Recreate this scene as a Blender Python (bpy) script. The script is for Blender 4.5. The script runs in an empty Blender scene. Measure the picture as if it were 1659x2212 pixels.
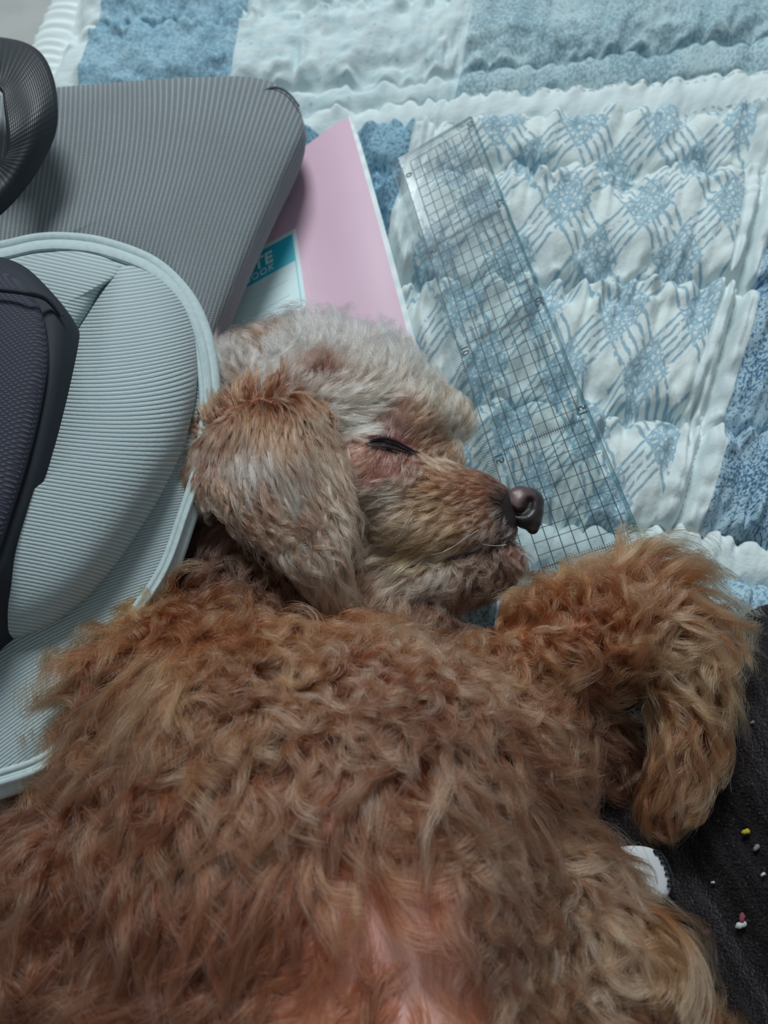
import bpy, bmesh, math
import numpy as np
from mathutils import Vector, Matrix
from mathutils.bvhtree import BVHTree
from mathutils.kdtree import KDTree

SC = bpy.context.scene
COL = SC.collection
# ------------------------------------------------------------------ camera
TILT = math.radians(26.0); CAM_H = 0.29; FPX = 1664.0
cam_d = bpy.data.cameras.new('camera'); cam = bpy.data.objects.new('camera', cam_d); COL.objects.link(cam)
cam.location = (0, 0, CAM_H); cam.rotation_euler = (TILT, 0, 0)
cam_d.sensor_fit = 'HORIZONTAL'; cam_d.sensor_width = 36.0; cam_d.lens = 36.0 * FPX / 1659.0
cam_d.clip_start = 0.005; cam_d.clip_end = 20
cam_d.dof.use_dof = True; cam_d.dof.focus_distance = 0.250; cam_d.dof.aperture_fstop = 18.0
SC.camera = cam
# ------------------------------------------------------------------ world, light, exposure
W = bpy.data.worlds.new('world'); SC.world = W; W.use_nodes = True
W.node_tree.nodes['Background'].inputs[0].default_value = (0.62, 0.73, 0.79, 1)
W.node_tree.nodes['Background'].inputs[1].default_value = 0.31
def area(name, loc, target, size, power, col):
    d = bpy.data.lights.new(name, 'AREA'); d.shape = 'RECTANGLE'; d.size = size[0]; d.size_y = size[1]
    d.energy = power; d.color = col
    o = bpy.data.objects.new(name, d); COL.objects.link(o); o.location = loc
    o.rotation_euler = (Vector(target) - Vector(loc)).to_track_quat('-Z', 'Y').to_euler()
    return o
area('ceiling_lamp', (-0.12, 1.35, 1.45), (0, 0.2, 0), (0.5, 0.5), 25.5, (0.90, 0.98, 1.0))
SC.view_settings.view_transform = 'Standard'; SC.view_settings.look = 'None'
SC.view_settings.exposure = 0.0; SC.view_settings.gamma = 1.0
SC.view_settings.use_curve_mapping = False
SC.cycles.max_bounces = 10; SC.cycles.transmission_bounces = 8; SC.cycles.transparent_max_bounces = 12
# ------------------------------------------------------------------ helpers
CT, ST = math.cos(TILT), math.sin(TILT)
def ray(px, py):
    x = (np.asarray(px, float) - 829.5) / FPX; y = (1106.0 - np.asarray(py, float)) / FPX
    return np.stack([x, y * CT + ST, y * ST - CT], -1)
def P(px, py, z=0.0):
    """point of the bed seen at pixel (px, py) of the photograph, at height z"""
    d = ray(px, py)
    return np.array([0, 0, CAM_H]) + d * ((np.asarray(z, float) - CAM_H) / d[..., 2])[..., None]
def depth(px, py, z): return (CAM_H - z) / -float(ray(px, py)[2])
def lin(c):
    c = np.asarray(c, float) / 255.0
    return np.where(c <= 0.04045, c / 12.92, ((c + 0.055) / 1.055) ** 2.4)
def rgba(c): return tuple(float(v) for v in lin(c)) + (1.0,)
rng = np.random.default_rng(7)
def vnoise(x, y, seed=0):
    """smooth value noise, -1..1"""
    x = np.asarray(x, float); y = np.asarray(y, float)
    xi = np.floor(x).astype(np.int64); yi = np.floor(y).astype(np.int64)
    fx = x - xi; fy = y - yi; fx = fx * fx * (3 - 2 * fx); fy = fy * fy * (3 - 2 * fy)
    def h(a, b):
        n = (a * 374761393 + b * 668265263 + seed * 974634777) & 0xffffffff
        n = ((n ^ (n >> 13)) * 1274126177) & 0xffffffff
        return ((n ^ (n >> 16)) & 0xffff) / 32767.5 - 1
    return (h(xi, yi) * (1 - fx) + h(xi + 1, yi) * fx) * (1 - fy) + (h(xi, yi + 1) * (1 - fx) + h(xi + 1, yi + 1) * fx) * fy
def spline(pts, n, closed=False):
    """Catmull-Rom through points, n samples"""
    p = np.asarray(pts, float); m = len(p)
    t = np.linspace(0, m if closed else m - 1, n, endpoint=not closed)
    i = np.floor(t).astype(int); 
    if not closed: i = np.minimum(i, m - 2)
    f = (t - i)[:, None]
    g = (lambda k: p[k % m]) if closed else (lambda k: p[np.clip(k, 0, m - 1)])
    a, b, c, d = g(i - 1), g(i), g(i + 1), g(i + 2)
    return 0.5 * (2 * b + (c - a) * f + (2 * a - 5 * b + 4 * c - d) * f ** 2 + (3 * b - a - 3 * c + d) * f ** 3)
def tag(o, label=None, cat=None, group=None, kind=None):
    if label: o['label'] = label
    if cat: o['category'] = cat
    if group: o['group'] = group
    if kind: o['kind'] = kind
    return o
def link(name, me, mat, parent=None, smooth=True):
    o = bpy.data.objects.new(name, me); COL.objects.link(o)
    if mat is not None and not me.materials: me.materials.append(mat)
    if parent is not None: o.parent = parent
    if smooth and hasattr(me, 'polygons') and len(me.polygons): me.polygons.foreach_set('use_smooth', [True] * len(me.polygons))
    return o
def mesh(name, v, f, mat, parent=None, uv=None, smooth=True):
    me = bpy.data.meshes.new(name)
    me.from_pydata([tuple(map(float, q)) for q in v], [], [tuple(map(int, q)) for q in f])
    if uv is not None:
        lay = me.uv_layers.new(name='UVMap'); li = np.empty(len(me.loops), np.int32); me.loops.foreach_get('vertex_index', li)
        lay.data.foreach_set('uv', np.asarray(uv, np.float32)[li].ravel())
    me.update()
    return link(name, me, mat, parent, smooth)
def empty(name, loc):
    o = bpy.data.objects.new(name, None); COL.objects.link(o); o.empty_display_size = 0.01
    return o                     # parts are written in world coordinates, the root stays at the origin until set_base
def set_base(root, loc):
    """move the empty to the base of the thing without moving its parts"""
    root.location = loc; m = Matrix.Translation(Vector([-float(c) for c in loc]))
    for ch in root.children: ch.matrix_parent_inverse = m
def tube(pts, r, n=8, close=False):
    """verts, faces of a tube of radius r (scalar or list) along 3-D points"""
    p = np.asarray(pts, float); m = len(p); r = np.broadcast_to(r, (m,))
    if close: t = np.roll(p, -1, 0) - np.roll(p, 1, 0)
    else: t = np.gradient(p, axis=0)
    t /= np.linalg.norm(t, axis=1)[:, None] + 1e-12
    up = np.array([0.03, 0.02, 1.0]); a = np.cross(t, up); a /= np.linalg.norm(a, axis=1)[:, None] + 1e-12; b = np.cross(t, a)
    ang = np.linspace(0, 2 * np.pi, n, endpoint=False)
    v = (p[:, None] + r[:, None, None] * (np.cos(ang)[None, :, None] * a[:, None] + np.sin(ang)[None, :, None] * b[:, None])).reshape(-1, 3)
    f = []
    for i in range(m if close else m - 1):
        j = (i + 1) % m
        for k in range(n): f.append((i * n + k, i * n + (k + 1) % n, j * n + (k + 1) % n, j * n + k))
    if not close: f.append(tuple(range(n))); f.append(tuple((m - 1) * n + k for k in range(n))[::-1])
    return v, f
def join(parts):
    V, F, o = [], [], 0
    for v, f in parts:
        V.append(np.asarray(v)); F += [tuple(i + o for i in q) for q in f]; o += len(v)
    return np.vstack(V), F
def box8(c, dx, dy, dz):
    c, dx, dy, dz = map(np.asarray, (c, dx, dy, dz))
    v = [c + sx * dx + sy * dy + sz * dz for sz in (-.5, .5) for sx, sy in ((-.5, -.5), (.5, -.5), (.5, .5), (-.5, .5))]
    return np.array(v), [(3, 2, 1, 0), (4, 5, 6, 7), (0, 1, 5, 4), (1, 2, 6, 5), (2, 3, 7, 6), (3, 0, 4, 7)]
# ------------------------------------------------------------------ node helpers
class NT:
    def __init__(s, name):
        s.m = bpy.data.materials.new(name); s.m.use_nodes = True; s.t = s.m.node_tree; s.b = s.t.nodes['Principled BSDF']
        s.out = s.t.nodes['Material Output']
    def n(s, typ, **kw):
        nd = s.t.nodes.new(typ); ins = kw.pop('ins', {})
        for k, v in kw.items(): setattr(nd, k, v)
        for k, v in ins.items():
            if isinstance(v, bpy.types.NodeSocket): s.t.links.new(v, nd.inputs[k])
            else: nd.inputs[k].default_value = v
        return nd
    def l(s, a, b): s.t.links.new(a, b)
    def math(s, op, a, b=0.0, c=None):
        ins = {0: a, 1: b}
        if c is not None: ins[2] = c
        return s.n('ShaderNodeMath', operation=op, ins=ins).outputs[0]
    def mix(s, f, a, b):
        nd = s.n('ShaderNodeMix', data_type='RGBA'); 
        for i, v in ((0, f), (6, a), (7, b)):
            if isinstance(v, bpy.types.NodeSocket): s.l(v, nd.inputs[i])
            else: nd.inputs[i].default_value = v
        return nd.outputs[2]
    def step(s, x, lo, hi):
        nd = s.n('ShaderNodeMapRange', interpolation_type='SMOOTHSTEP', ins={0: x, 1: lo, 2: hi, 3: 0.0, 4: 1.0}); return nd.outputs[0]
    def uv(s): return s.n('ShaderNodeTexCoord').outputs['UV']
    def obj(s): return s.n('ShaderNodeTexCoord').outputs['Object']
    def noise(s, vec, scale, detail=2.0, rough=0.5, dist=0.0):
        return s.n('ShaderNodeTexNoise', ins={'Vector': vec, 'Scale': scale, 'Detail': detail, 'Roughness': rough, 'Distortion': dist}).outputs[0]
    def set(s, **kw):
        for k, v in kw.items():
            i = s.b.inputs[k.replace('_', ' ')]
            if isinstance(v, bpy.types.NodeSocket): s.l(v, i)
            else: i.default_value = v
        return s
    def bump(s, h, strength, dist, prev=None):
        nd = s.n('ShaderNodeBump', ins={'Height': h, 'Strength': strength, 'Distance': dist})
        if prev is not None: s.l(prev, nd.inputs['Normal'])
        s.l(nd.outputs[0], s.b.inputs['Normal']); return nd.outputs[0]
def plain(name, c, rough=0.6, spec=0.4, noise=None):
    m = NT(name); col = rgba(c)
    if noise:
        f = m.noise(m.obj(), noise[0], 3.0); m.set(Base_Color=m.mix(m.step(f, .3, .7), rgba(np.array(c) * (1 - noise[1])), col))
    else: m.set(Base_Color=col)
    m.set(Roughness=rough, Specular_IOR_Level=spec); return m.m
# ================================================================== SETTING
fl = mesh('floor', [(-1.2, -1.0, -.032), (1.2, -1.0, -.032), (1.2, 1.6, -.032), (-1.2, 1.6, -.032)], [(0, 1, 2, 3)],
          plain('floor_vinyl', (168, 170, 168), .55, .4, (40, .06)), smooth=False)
fl['kind'] = 'structure'
# ================================================================== QUILT
def weave(m, vec, k, s=0.25, d=0.0004, prev=None):
    w1 = m.n('ShaderNodeTexWave', wave_type='BANDS', bands_direction='X', ins={'Vector': vec, 'Scale': k}).outputs[1]
    w2 = m.n('ShaderNodeTexWave', wave_type='BANDS', bands_direction='Y', ins={'Vector': vec, 'Scale': k}).outputs[1]
    return m.bump(m.math('MULTIPLY', w1, w2), s, d, prev)
QW = (214, 226, 226); 
def quilt_white():
    m = NT('quilt_white'); u = m.uv(); f = m.noise(u, 0.5, 3.0)
    m.set(Base_Color=m.mix(f, rgba((203, 219, 222)), rgba((222, 230, 229))), Roughness=.85, Specular_IOR_Level=.15)
    m.bump(m.noise(u, 3.0, 4.0), .5, .0012); return m.m
def quilt_speck(name, base, dark, scale, lo, hi, amount=1.0, stretch=1.0, big=0.0):
    m = NT(name); u = m.n('ShaderNodeMapping', ins={0: m.uv(), 3: (1.0, stretch, 1.0)}).outputs[0]
    f = m.noise(u, scale, 2.5, .6, .35)
    g = m.noise(u, .35, 2.0)
    th = m.math('ADD', f, m.math('MULTIPLY', m.math('SUBTRACT', g, .5), .35 + big))
    k = m.math('MULTIPLY', m.step(th, lo, hi), amount)
    m.set(Base_Color=m.mix(k, rgba(base), rgba(dark)), Roughness=.85, Specular_IOR_Level=.15)
    m.bump(m.noise(u, 3.0, 4.0), .5, .0012); return m.m
def quilt_dots(name, base, dark, scale):
    m = NT(name); u = m.uv(); v = m.n('ShaderNodeTexVoronoi', feature='F1', ins={'Vector': u, 'Scale': scale, 'Randomness': .6}).outputs[0]
    g = m.step(m.noise(u, .9, 2.0), .42, .62)
    k = m.math('MULTIPLY', m.math('SUBTRACT', 1.0, m.step(v, .12, .26)), m.math('MULTIPLY_ADD', g, .5, .15))
    c = m.mix(m.step(m.noise(u, .8, 3.0), .4, .65), rgba(base), rgba(np.array(base) - (14, 9, 6)))
    m.set(Base_Color=m.mix(k, c, rgba(dark)), Roughness=.85, Specular_IOR_Level=.15)
    m.bump(m.noise(u, 3.0, 4.0), .5, .0012); return m.m
def quilt_lattice():
    m = NT('quilt_lattice_print'); u = m.uv()
    nz = m.n('ShaderNodeTexNoise', ins={'Vector': u, 'Scale': .9, 'Detail': 3.0}).outputs[1]
    d = m.n('ShaderNodeVectorMath', operation='MULTIPLY_ADD', ins={0: nz, 1: (.30, .30, 0), 2: u}).outputs[0]
    nz2 = m.n('ShaderNodeTexNoise', ins={'Vector': u, 'Scale': 3.5, 'Detail': 2.0}).outputs[1]
    d = m.n('ShaderNodeVectorMath', operation='MULTIPLY_ADD', ins={0: nz2, 1: (.10, .10, 0), 2: d}).outputs[0]
    sp = m.n('ShaderNodeSeparateXYZ', ins={0: d})
    x, y = sp.outputs[0], sp.outputs[1]
    per_x, per_y = 4.1, 5.2
    a = m.math('DIVIDE', x, per_x); b = m.math('DIVIDE', y, per_y)
    p = m.math('ADD', a, b); q = m.math('SUBTRACT', a, b)
    def band(t):
        fr = m.math('FRACT', t)
        inb = m.math('MULTIPLY', m.step(fr, .38, .40), m.math('SUBTRACT', 1.0, m.step(fr, .98, 1.0)))
        ph = m.math('FRACT', m.math('MULTIPLY', fr, 8.4))
        ln = m.math('SUBTRACT', 1.0, m.step(m.math('ABSOLUTE', m.math('SUBTRACT', ph, .5)), .12, .26))
        return m.math('MULTIPLY', inb, ln), inb
    lp, bp = band(p); lq, bq = band(q)
    both = m.math('MULTIPLY', bp, bq)
    gap = m.step(m.noise(d, 2.6, 2.0), .36, .45)
    # in the crossing only a net of fine lines, elsewhere broken strokes running along the band
    lines = m.math('MULTIPLY', m.math('MAXIMUM', lp, lq), gap)
    v = m.n('ShaderNodeTexVoronoi', feature='DISTANCE_TO_EDGE', ins={'Vector': d, 'Scale': 3.8}).outputs[0]
    web = m.math('MULTIPLY', m.math('SUBTRACT', 1.0, m.step(v, .06, .15)), both)
    k = m.math('MAXIMUM', m.math('MULTIPLY', lines, m.math('SUBTRACT', 1.0, m.math('MULTIPLY', both, .35))), web)
    tint = m.mix(m.noise(u, 1.6, 3.0), rgba((98, 144, 168)), rgba((140, 174, 190)))
    base = m.mix(m.math('MULTIPLY', both, .45), rgba((214, 224, 223)), rgba((196, 214, 220)))
    m.set(Base_Color=m.mix(m.math('MULTIPLY', k, .82), base, tint), Roughness=.85, Specular_IOR_Level=.15)
    m.bump(m.noise(u, 3.0, 4.0), .5, .0012); return m.m
MQ = dict(white=quilt_white(), lattice=quilt_lattice(),
          C=quilt_speck('quilt_mottled_blue', (180, 200, 205), (116, 152, 166), 7.5, .43, .60, .85, .75),
          E=quilt_speck('quilt_soft_blue', (164, 192, 204), (112, 154, 176), 5.0, .38, .62, .9),
          D=quilt_dots('quilt_dotted_white', (206, 220, 222), (140, 170, 184), 1.9),
          B=quilt_speck('quilt_flecked_blue', (166, 190, 202), (62, 106, 142), 6.5, .50, .57, .95, 1.3),
          G=quilt_speck('quilt_floral_blue', (146, 180, 196), (82, 124, 152), 5.5, .46, .58, .9),
          L=quilt_speck('quilt_lower_blue', (174, 198, 208), (104, 144, 170), 5.0, .45, .6, .9),
          bind=plain('quilt_binding', (222, 232, 232), .85, .15))
_cols = [  # (quilt coordinate in cm, [(x, y) ...] of the printed / sewn column line in the photograph)
    (-3.2, [(120, 0), (75, 80), (20, 200), (-150, 700), (-400, 1300)]),
    (-1.5, [(190, 0), (115, 180), (60, 400), (-60, 700), (-280, 1300)]),
    (0.0, [(245, 0), (190, 180), (120, 400), (20, 700), (-180, 1300)]),
    (8.8, [(550, 0), (510, 170), (470, 400), (400, 700), (280, 1300)]),
    (19.5, [(965, 0), (925, 200), (900, 300), (850, 480), (800, 700), (640, 1300)]),
    (22.2, [(1030, 0), (990, 200), (955, 300), (915, 480), (870, 700), (730, 1300)]),
    (38.0, [(1690, 0), (1640, 200), (1610, 290), (1590, 420), (1530, 700), (1450, 950), (1400, 1130), (1350, 1300)]),
    (39.6, [(1775, 0), (1715, 200), (1668, 320), (1630, 430), (1568, 700), (1500, 950), (1455, 1130), (1410, 1300)]),
    (41.0, [(1850, 0), (1790, 200), (1725, 320), (1665, 450), (1600, 700), (1545, 950), (1500, 1130), (1460, 1300)]),
    (56.0, [(2500, 0), (2400, 200), (2300, 320), (2200, 480), (2120, 700), (2060, 950), (2020, 1130), (1990, 1300)])]
_rx = [0, 200, 600, 1000, 1300, 1659, 2300]
_rows = [  # (b cm, y at _rx, puff height)
    (16, [-240, -250, -290, -330, -360, -400, -460], .012),
    (8, [-60, -70, -110, -160, -190, -235, -290], .011),
    (0, [100, 90, 50, 5, -20, -60, -130], .011),
    (-8, [262, 250, 222, 182, 150, 105, 30], .0055),
    (-9.8, [275, 272, 262, 228, 207, 175, 110], .0055),
    (-12, [330, 325, 312, 290, 277, 250, 190], .010),
    (-15.6, [420, 410, 400, 392, 386, 385, 370], .013),
    (-22, [650, 645, 640, 630, 618, 652, 670], .013),
    (-27.6, [890, 885, 882, 882, 900, 948, 985], .012),
    (-32.2, [1120, 1110, 1105, 1110, 1128, 1192, 1250], .0055),
    (-34.6, [1220, 1210, 1200, 1205, 1230, 1290, 1350], .010),
    (-41, [1560, 1550, 1540, 1540, 1560, 1600, 1650], .010),
    (-50, [2250, 2250, 2250, 2250, 2250, 2260, 2280], .0)]
def build_quilt():
    na = [max(3, int(round((b[0] - a[0]) / .15))) for a, b in zip(_cols, _cols[1:])]
    A, ai = [], []
    for i, n in enumerate(na): A += list(np.linspace(i, i + 1, n, endpoint=False))
    A.append(len(na)); A = np.array(A)
    nb = [max(6, int(round((a[0] - b[0]) / .125))) for a, b in zip(_rows, _rows[1:])]
    nb[-1] = 30
    B = []
    for i, n in enumerate(nb): B += list(np.linspace(i, i + 1, n, endpoint=False))
    B.append(len(nb)); B = np.array(B)
    # intersections of column and row lines, in pixels
    X = np.zeros((len(_rows), len(_cols))); Y = X.copy()
    for r, (bb, ys, h) in enumerate(_rows):
        for c, (aa, pl) in enumerate(_cols):
            pl = np.array(pl, float); s0 = (pl[1, 0] - pl[0, 0]) / (pl[1, 1] - pl[0, 1]); s1 = (pl[-1, 0] - pl[-2, 0]) / (pl[-1, 1] - pl[-2, 1])
            def cx(y): return pl[0, 0] + s0 * (y - pl[0, 1]) if y < pl[0, 1] else (pl[-1, 0] + s1 * (y - pl[-1, 1]) * .6 if y > pl[-1, 1] else np.interp(y, pl[:, 1], pl[:, 0]))
            y = 500.0
            for _ in range(12): x = cx(y); y = np.interp(x, _rx, ys)
            X[r, c], Y[r, c] = x, y
    GA, GB = np.meshgrid(A, B)           # rows x cols
    ia = np.clip(GA.astype(int), 0, len(na) - 1); ib = np.clip(GB.astype(int), 0, len(nb) - 1)
    fa = GA - ia; fb = GB - ib
    def bil(M): return (M[ib, ia] * (1 - fa) + M[ib, ia + 1] * fa) * (1 - fb) + (M[ib + 1, ia] * (1 - fa) + M[ib + 1, ia + 1] * fa) * fb
    G = P(X, Y, 0.0)                      # world points of the intersections
    wx, wy = bil(G[..., 0]), bil(G[..., 1])
    ca = np.interp(A, range(len(_cols)), [c[0] for c in _cols]); cb = np.interp(B, range(len(_rows)), [r[0] for r in _rows])
    UA, UB = np.meshgrid(ca, cb)
    Hh = np.array([r[2] for r in _rows] + [0])[ib] * 1.35
    t = fb
    prof = np.sin(np.pi * np.clip(t, 0, 1) ** .82) ** .62
    seam = np.minimum(t, 1 - t)
    # wobbling seam line with scallops
    rowlen = np.array([_rows[i][0] - _rows[i + 1][0] for i in range(len(_rows) - 1)])[ib] / 100
    def scal(k):
        ph = UA * 1.0 / 1.55 + .8 * vnoise(UA * .45, k * 7.3, 3) + k * .37
        return np.abs(np.sin(np.pi * ph)) ** .6
    near = np.clip(1 - t / .45, 0, 1) ** 2; far = np.clip(1 - (1 - t) / .45, 0, 1) ** 2
    s0, s1 = scal(ib * 1.0), scal(ib + 1.0)
    amp = .0042
    dy = (s0 - .6) * amp * near + (s1 - .6) * amp * far + .0035 * vnoise(UA * .22, ib * 3.1, 9)
    wr0 = vnoise(UA * 1.9 + 3 * vnoise(UA * .5, UB * .3, 5), UB * .22, 11); wr1 = vnoise(UA * 3.4, UB * .5, 12)
    w = Hh * (.15 * wr0 + .08 * wr1 + .20 * vnoise(UA * .75, UB * .75, 21) + .11 * vnoise(UA * 1.7, UB * 1.7, 22)) * (.35 + 1.3 * np.exp(-((t - .12) / .22) ** 2) + 1.0 * np.exp(-((1 - t) / .3) ** 2)) * np.clip(seam / .06, 0, 1)
    lump = (s0 * np.exp(-t * 3.2) * .40 + s1 * np.exp(-(1 - t) * 3.5) * .30) * Hh * np.clip(seam / .05, 0, 1)
    z = Hh * prof * (.80 + .14 * vnoise(UA * .3, UB * .3, 4)) + w + lump
    # column quilting lines: stitched channels
    for ci in (1, 7):
        da = (GA - ci); dd = np.where(da < 0, da * (_cols[ci][0] - _cols[ci - 1][0]), da * (_cols[ci + 1][0] - _cols[ci][0]))
        z -= np.exp(-(dd / .35) ** 2) * z * .62
        z += np.exp(-(np.abs(dd) - .8) ** 2 / .3) * .0016 * np.abs(np.sin(UB * 3.1 + 2 * vnoise(UB * .6, 0 * UB, 2))) * (GA > 3)
    # ribbed binding at the outer edge
    inb = (GA < 1)
    z = np.where(inb, .0035 * np.sin(np.pi * np.clip(GA, 0, 1)) ** .5 + .0016 * (np.sin(UB * 2 * np.pi / .85 + 1.2 * vnoise(UB, GA * 2, 6)) * .5 + .5), z)
    z = np.where(GA <= 0, -.012, z) + .0025 * vnoise(wx * 14, wy * 14, 8)
    # the body of the dog presses the quilt flat at the lower rows
    z *= np.clip((GB.max() - GB) / 2.2, 0, 1) ** .7
    nb0 = P(752, 247, 0)[:2] * 1.0; nv = P(893, 762, 0)[:2] - nb0; nv /= np.linalg.norm(nv); nu = P(660, 315, 0)[:2] - nb0; nu /= np.linalg.norm(nu)
    iv = np.linalg.inv(np.array([[nu[0], nv[0]], [nu[1], nv[1]]])); du = iv[0, 0] * (wx - nb0[0]) + iv[0, 1] * (wy - nb0[1]); dv = iv[1, 0] * (wx - nb0[0]) + iv[1, 1] * (wy - nb0[1])
    press = np.clip((du + .006) / .008, 0, 1) * np.clip((.19 - du) / .02, 0, 1) * np.clip((dv + .004) / .012, 0, 1) * np.clip((.26 - dv) / .02, 0, 1)
    z = z * (1 - press) + np.minimum(z, .003) * press
    wy2 = wy + dy; 
    V = np.stack([wx, wy2, z], -1)
    nR, nC = GA.shape
    root = empty('quilt', (0, 0, 0))
    tag(root, 'white and pale blue patchwork quilt spread out under everything, puffed between its rows of stitching', 'quilt')
    fi = np.minimum(ia[:-1, :-1], 99); fj = ib[:-1, :-1]
    def region(c, r):
        if c == 0: return 'bind'
        if r <= 3 and r != 4:
            if c == 1: return 'white'
            if c == 2: return 'E' if r < 3 else 'white'
            if c in (3, 4): return 'D' if r < 3 else 'D'
            return 'C'
        if r == 4: return 'white2'
        if r in (5, 6, 7, 8):
            if c <= 3: return 'G'
            if c == 4: return 'sashA'
            if c == 5: return 'lattice'
            if c in (6, 7): return 'sashB'
            return 'B'
        if r == 9: return 'white3'
        return 'L'
    ids = {}
    for r in range(len(_rows) - 1):
        for c in range(len(_cols) - 1): ids.setdefault(region(c, r), []).append((r, c))
    names = dict(bind=('binding', MQ['bind'], 'white ribbed binding'), white=('patch', MQ['white'], 'plain white patch along the binding'),
                 E=('patch', MQ['E'], 'soft blue patch'), D=('patch', MQ['D'], 'white patch with faint blue dots'),
                 C=('patch', MQ['C'], 'finely mottled grey-blue patch'), white2=('border_strip', MQ['white'], 'white stitched strip above the lattice print'),
                 G=('patch', MQ['G'], 'darker blue floral patch'), sashA=('border_strip', MQ['white'], 'white strip left of the lattice print'),
                 lattice=('patch', MQ['lattice'], 'white patch with a blue diamond lattice'),
                 sashB=('border_strip', MQ['white'], 'white stitched strip right of the lattice print'),
                 B=('patch', MQ['B'], 'dark blue flecked patch'), white3=('border_strip', MQ['white'], 'white strip below the lattice print'),
                 L=('patch', MQ['L'], 'blue patch at the lower edge'))
    Vf = V.reshape(-1, 3); UV = np.stack([UA, UB], -1).reshape(-1, 2)
    # keep the printed edges soft: faces are handed over by their own cell, all patches share the sewn surface
    for key, cells in ids.items():
        mask = np.zeros(fi.shape, bool)
        for r, c in cells: mask |= (fi == c) & (fj == r)
        R, Cc = np.nonzero(mask)
        q = np.stack([R * nC + Cc, (R + 1) * nC + Cc, (R + 1) * nC + Cc + 1, R * nC + Cc + 1], -1)
        used, inv = np.unique(q.ravel(), return_inverse=True)
        nm, mat, lab = names[key]
        me = bpy.data.meshes.new(nm); nv, nf = len(used), len(q)
        me.vertices.add(nv); me.vertices.foreach_set('co', Vf[used].astype(np.float32).ravel())
        me.loops.add(nf * 4); me.loops.foreach_set('vertex_index', inv.astype(np.int32))
        me.polygons.add(nf); me.polygons.foreach_set('loop_start', np.arange(0, nf * 4, 4, dtype=np.int32))
        lay = me.uv_layers.new(name='UVMap'); lay.data.foreach_set('uv', UV[used][inv].astype(np.float32).ravel())
        me.update(calc_edges=True); me.validate()
        o = link(nm, me, mat, root); o['label'] = lab
    # running stitches
    st = []
    def zat(aidx, bidx):
        i = np.clip(np.searchsorted(B, bidx), 0, nR - 1); j = np.clip(np.searchsorted(A, aidx), 0, nC - 1); return V[i, j]
    for bi in (4.16, 4.86, 5.02):
        for aa in np.arange(4.0, 8.9, .028 if 1 else 0):
            k = aa % 1; idx = aa
            p0, p1 = zat(idx, bi), zat(idx + .014, bi)
            if np.linalg.norm(p1 - p0) < 4e-4 or np.linalg.norm(p1 - p0) > 8e-3: continue
            st.append(tube(np.array([p0, (p0 + p1) / 2 + (0, 0, .0004), p1]) + (0, 0, .0003), .00028, 4))
    for ci in (7.0,):
        for bb in np.arange(5.1, 9.8, .05):
            p0, p1 = zat(ci, bb), zat(ci, bb + .028)
            st.append(tube(np.array([p0, (p0 + p1) / 2 + (0, 0, .0004), p1]) + (0, 0, .0003), .00035, 4))
    v, f = join(st); o = mesh('stitching', v, f, plain('thread', (226, 234, 232), .7), root); o['kind'] = 'stuff'
    set_base(root, (0, .3, 0))
    return root
build_quilt()
# ================================================================== domes (cushions, pads)
def dome(name, outline, z_edge, z_top, mat, parent=None, centre=None, n=120, rings=26, power=2.4, z_bot=None, bulge=0.0, taper=0.0, uvf=None, zf=None, smooth_closed=True):
    """a padded shape: outline in photo pixels at height z_edge, swelling to z_top, with a side wall down to z_bot"""
    o = spline(outline, n, True); c = np.array(centre if centre else o.mean(0))
    V, UVs = [], []
    S = list(1 - (np.linspace(0, 1, rings)) ** 1.35)
    S[-1] = 0.004
    if z_bot is not None:
        w0 = P(o[:, 0], o[:, 1], z_edge); cw = P(c[0], c[1], z_edge)
        for k in (1.0, .8, .6, .4, .2):
            w = w0.copy(); w[:, 2] = z_edge + (z_bot - z_edge) * k
            off = (w0[:, :2] - cw[:2]); off /= np.linalg.norm(off, axis=1)[:, None]
            w[:, :2] += off * (bulge * math.sin(math.pi * (1 - k) * .999) - taper * k)
            V.append(w); UVs.append(np.stack([o[:, 0] , o[:, 1] ], -1) + off * [1, -1] * (k * abs(z_edge - z_bot) * 6000))
    for s in S:
        q = c + (o - c) * s
        z = z_edge + (z_top - z_edge) * (1 - s ** power) ** (1 / power)
        zz = np.full(len(q), z)
        if zf is not None: zz = zz + zf(q[:, 0], q[:, 1], s)
        V.append(P(q[:, 0], q[:, 1], zz)); UVs.append(q)
    m = len(V); V = np.vstack(V); UVs = np.vstack(UVs)
    F = [(i * n + k, i * n + (k + 1) % n, (i + 1) * n + (k + 1) % n, (i + 1) * n + k) for i in range(m - 1) for k in range(n)]
    F.append(tuple(range((m - 1) * n, m * n)))
    uv = uvf(UVs[:, 0], UVs[:, 1]) if uvf else UVs / 100.0
    return mesh(name, V, F, mat, parent, uv)
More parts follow.
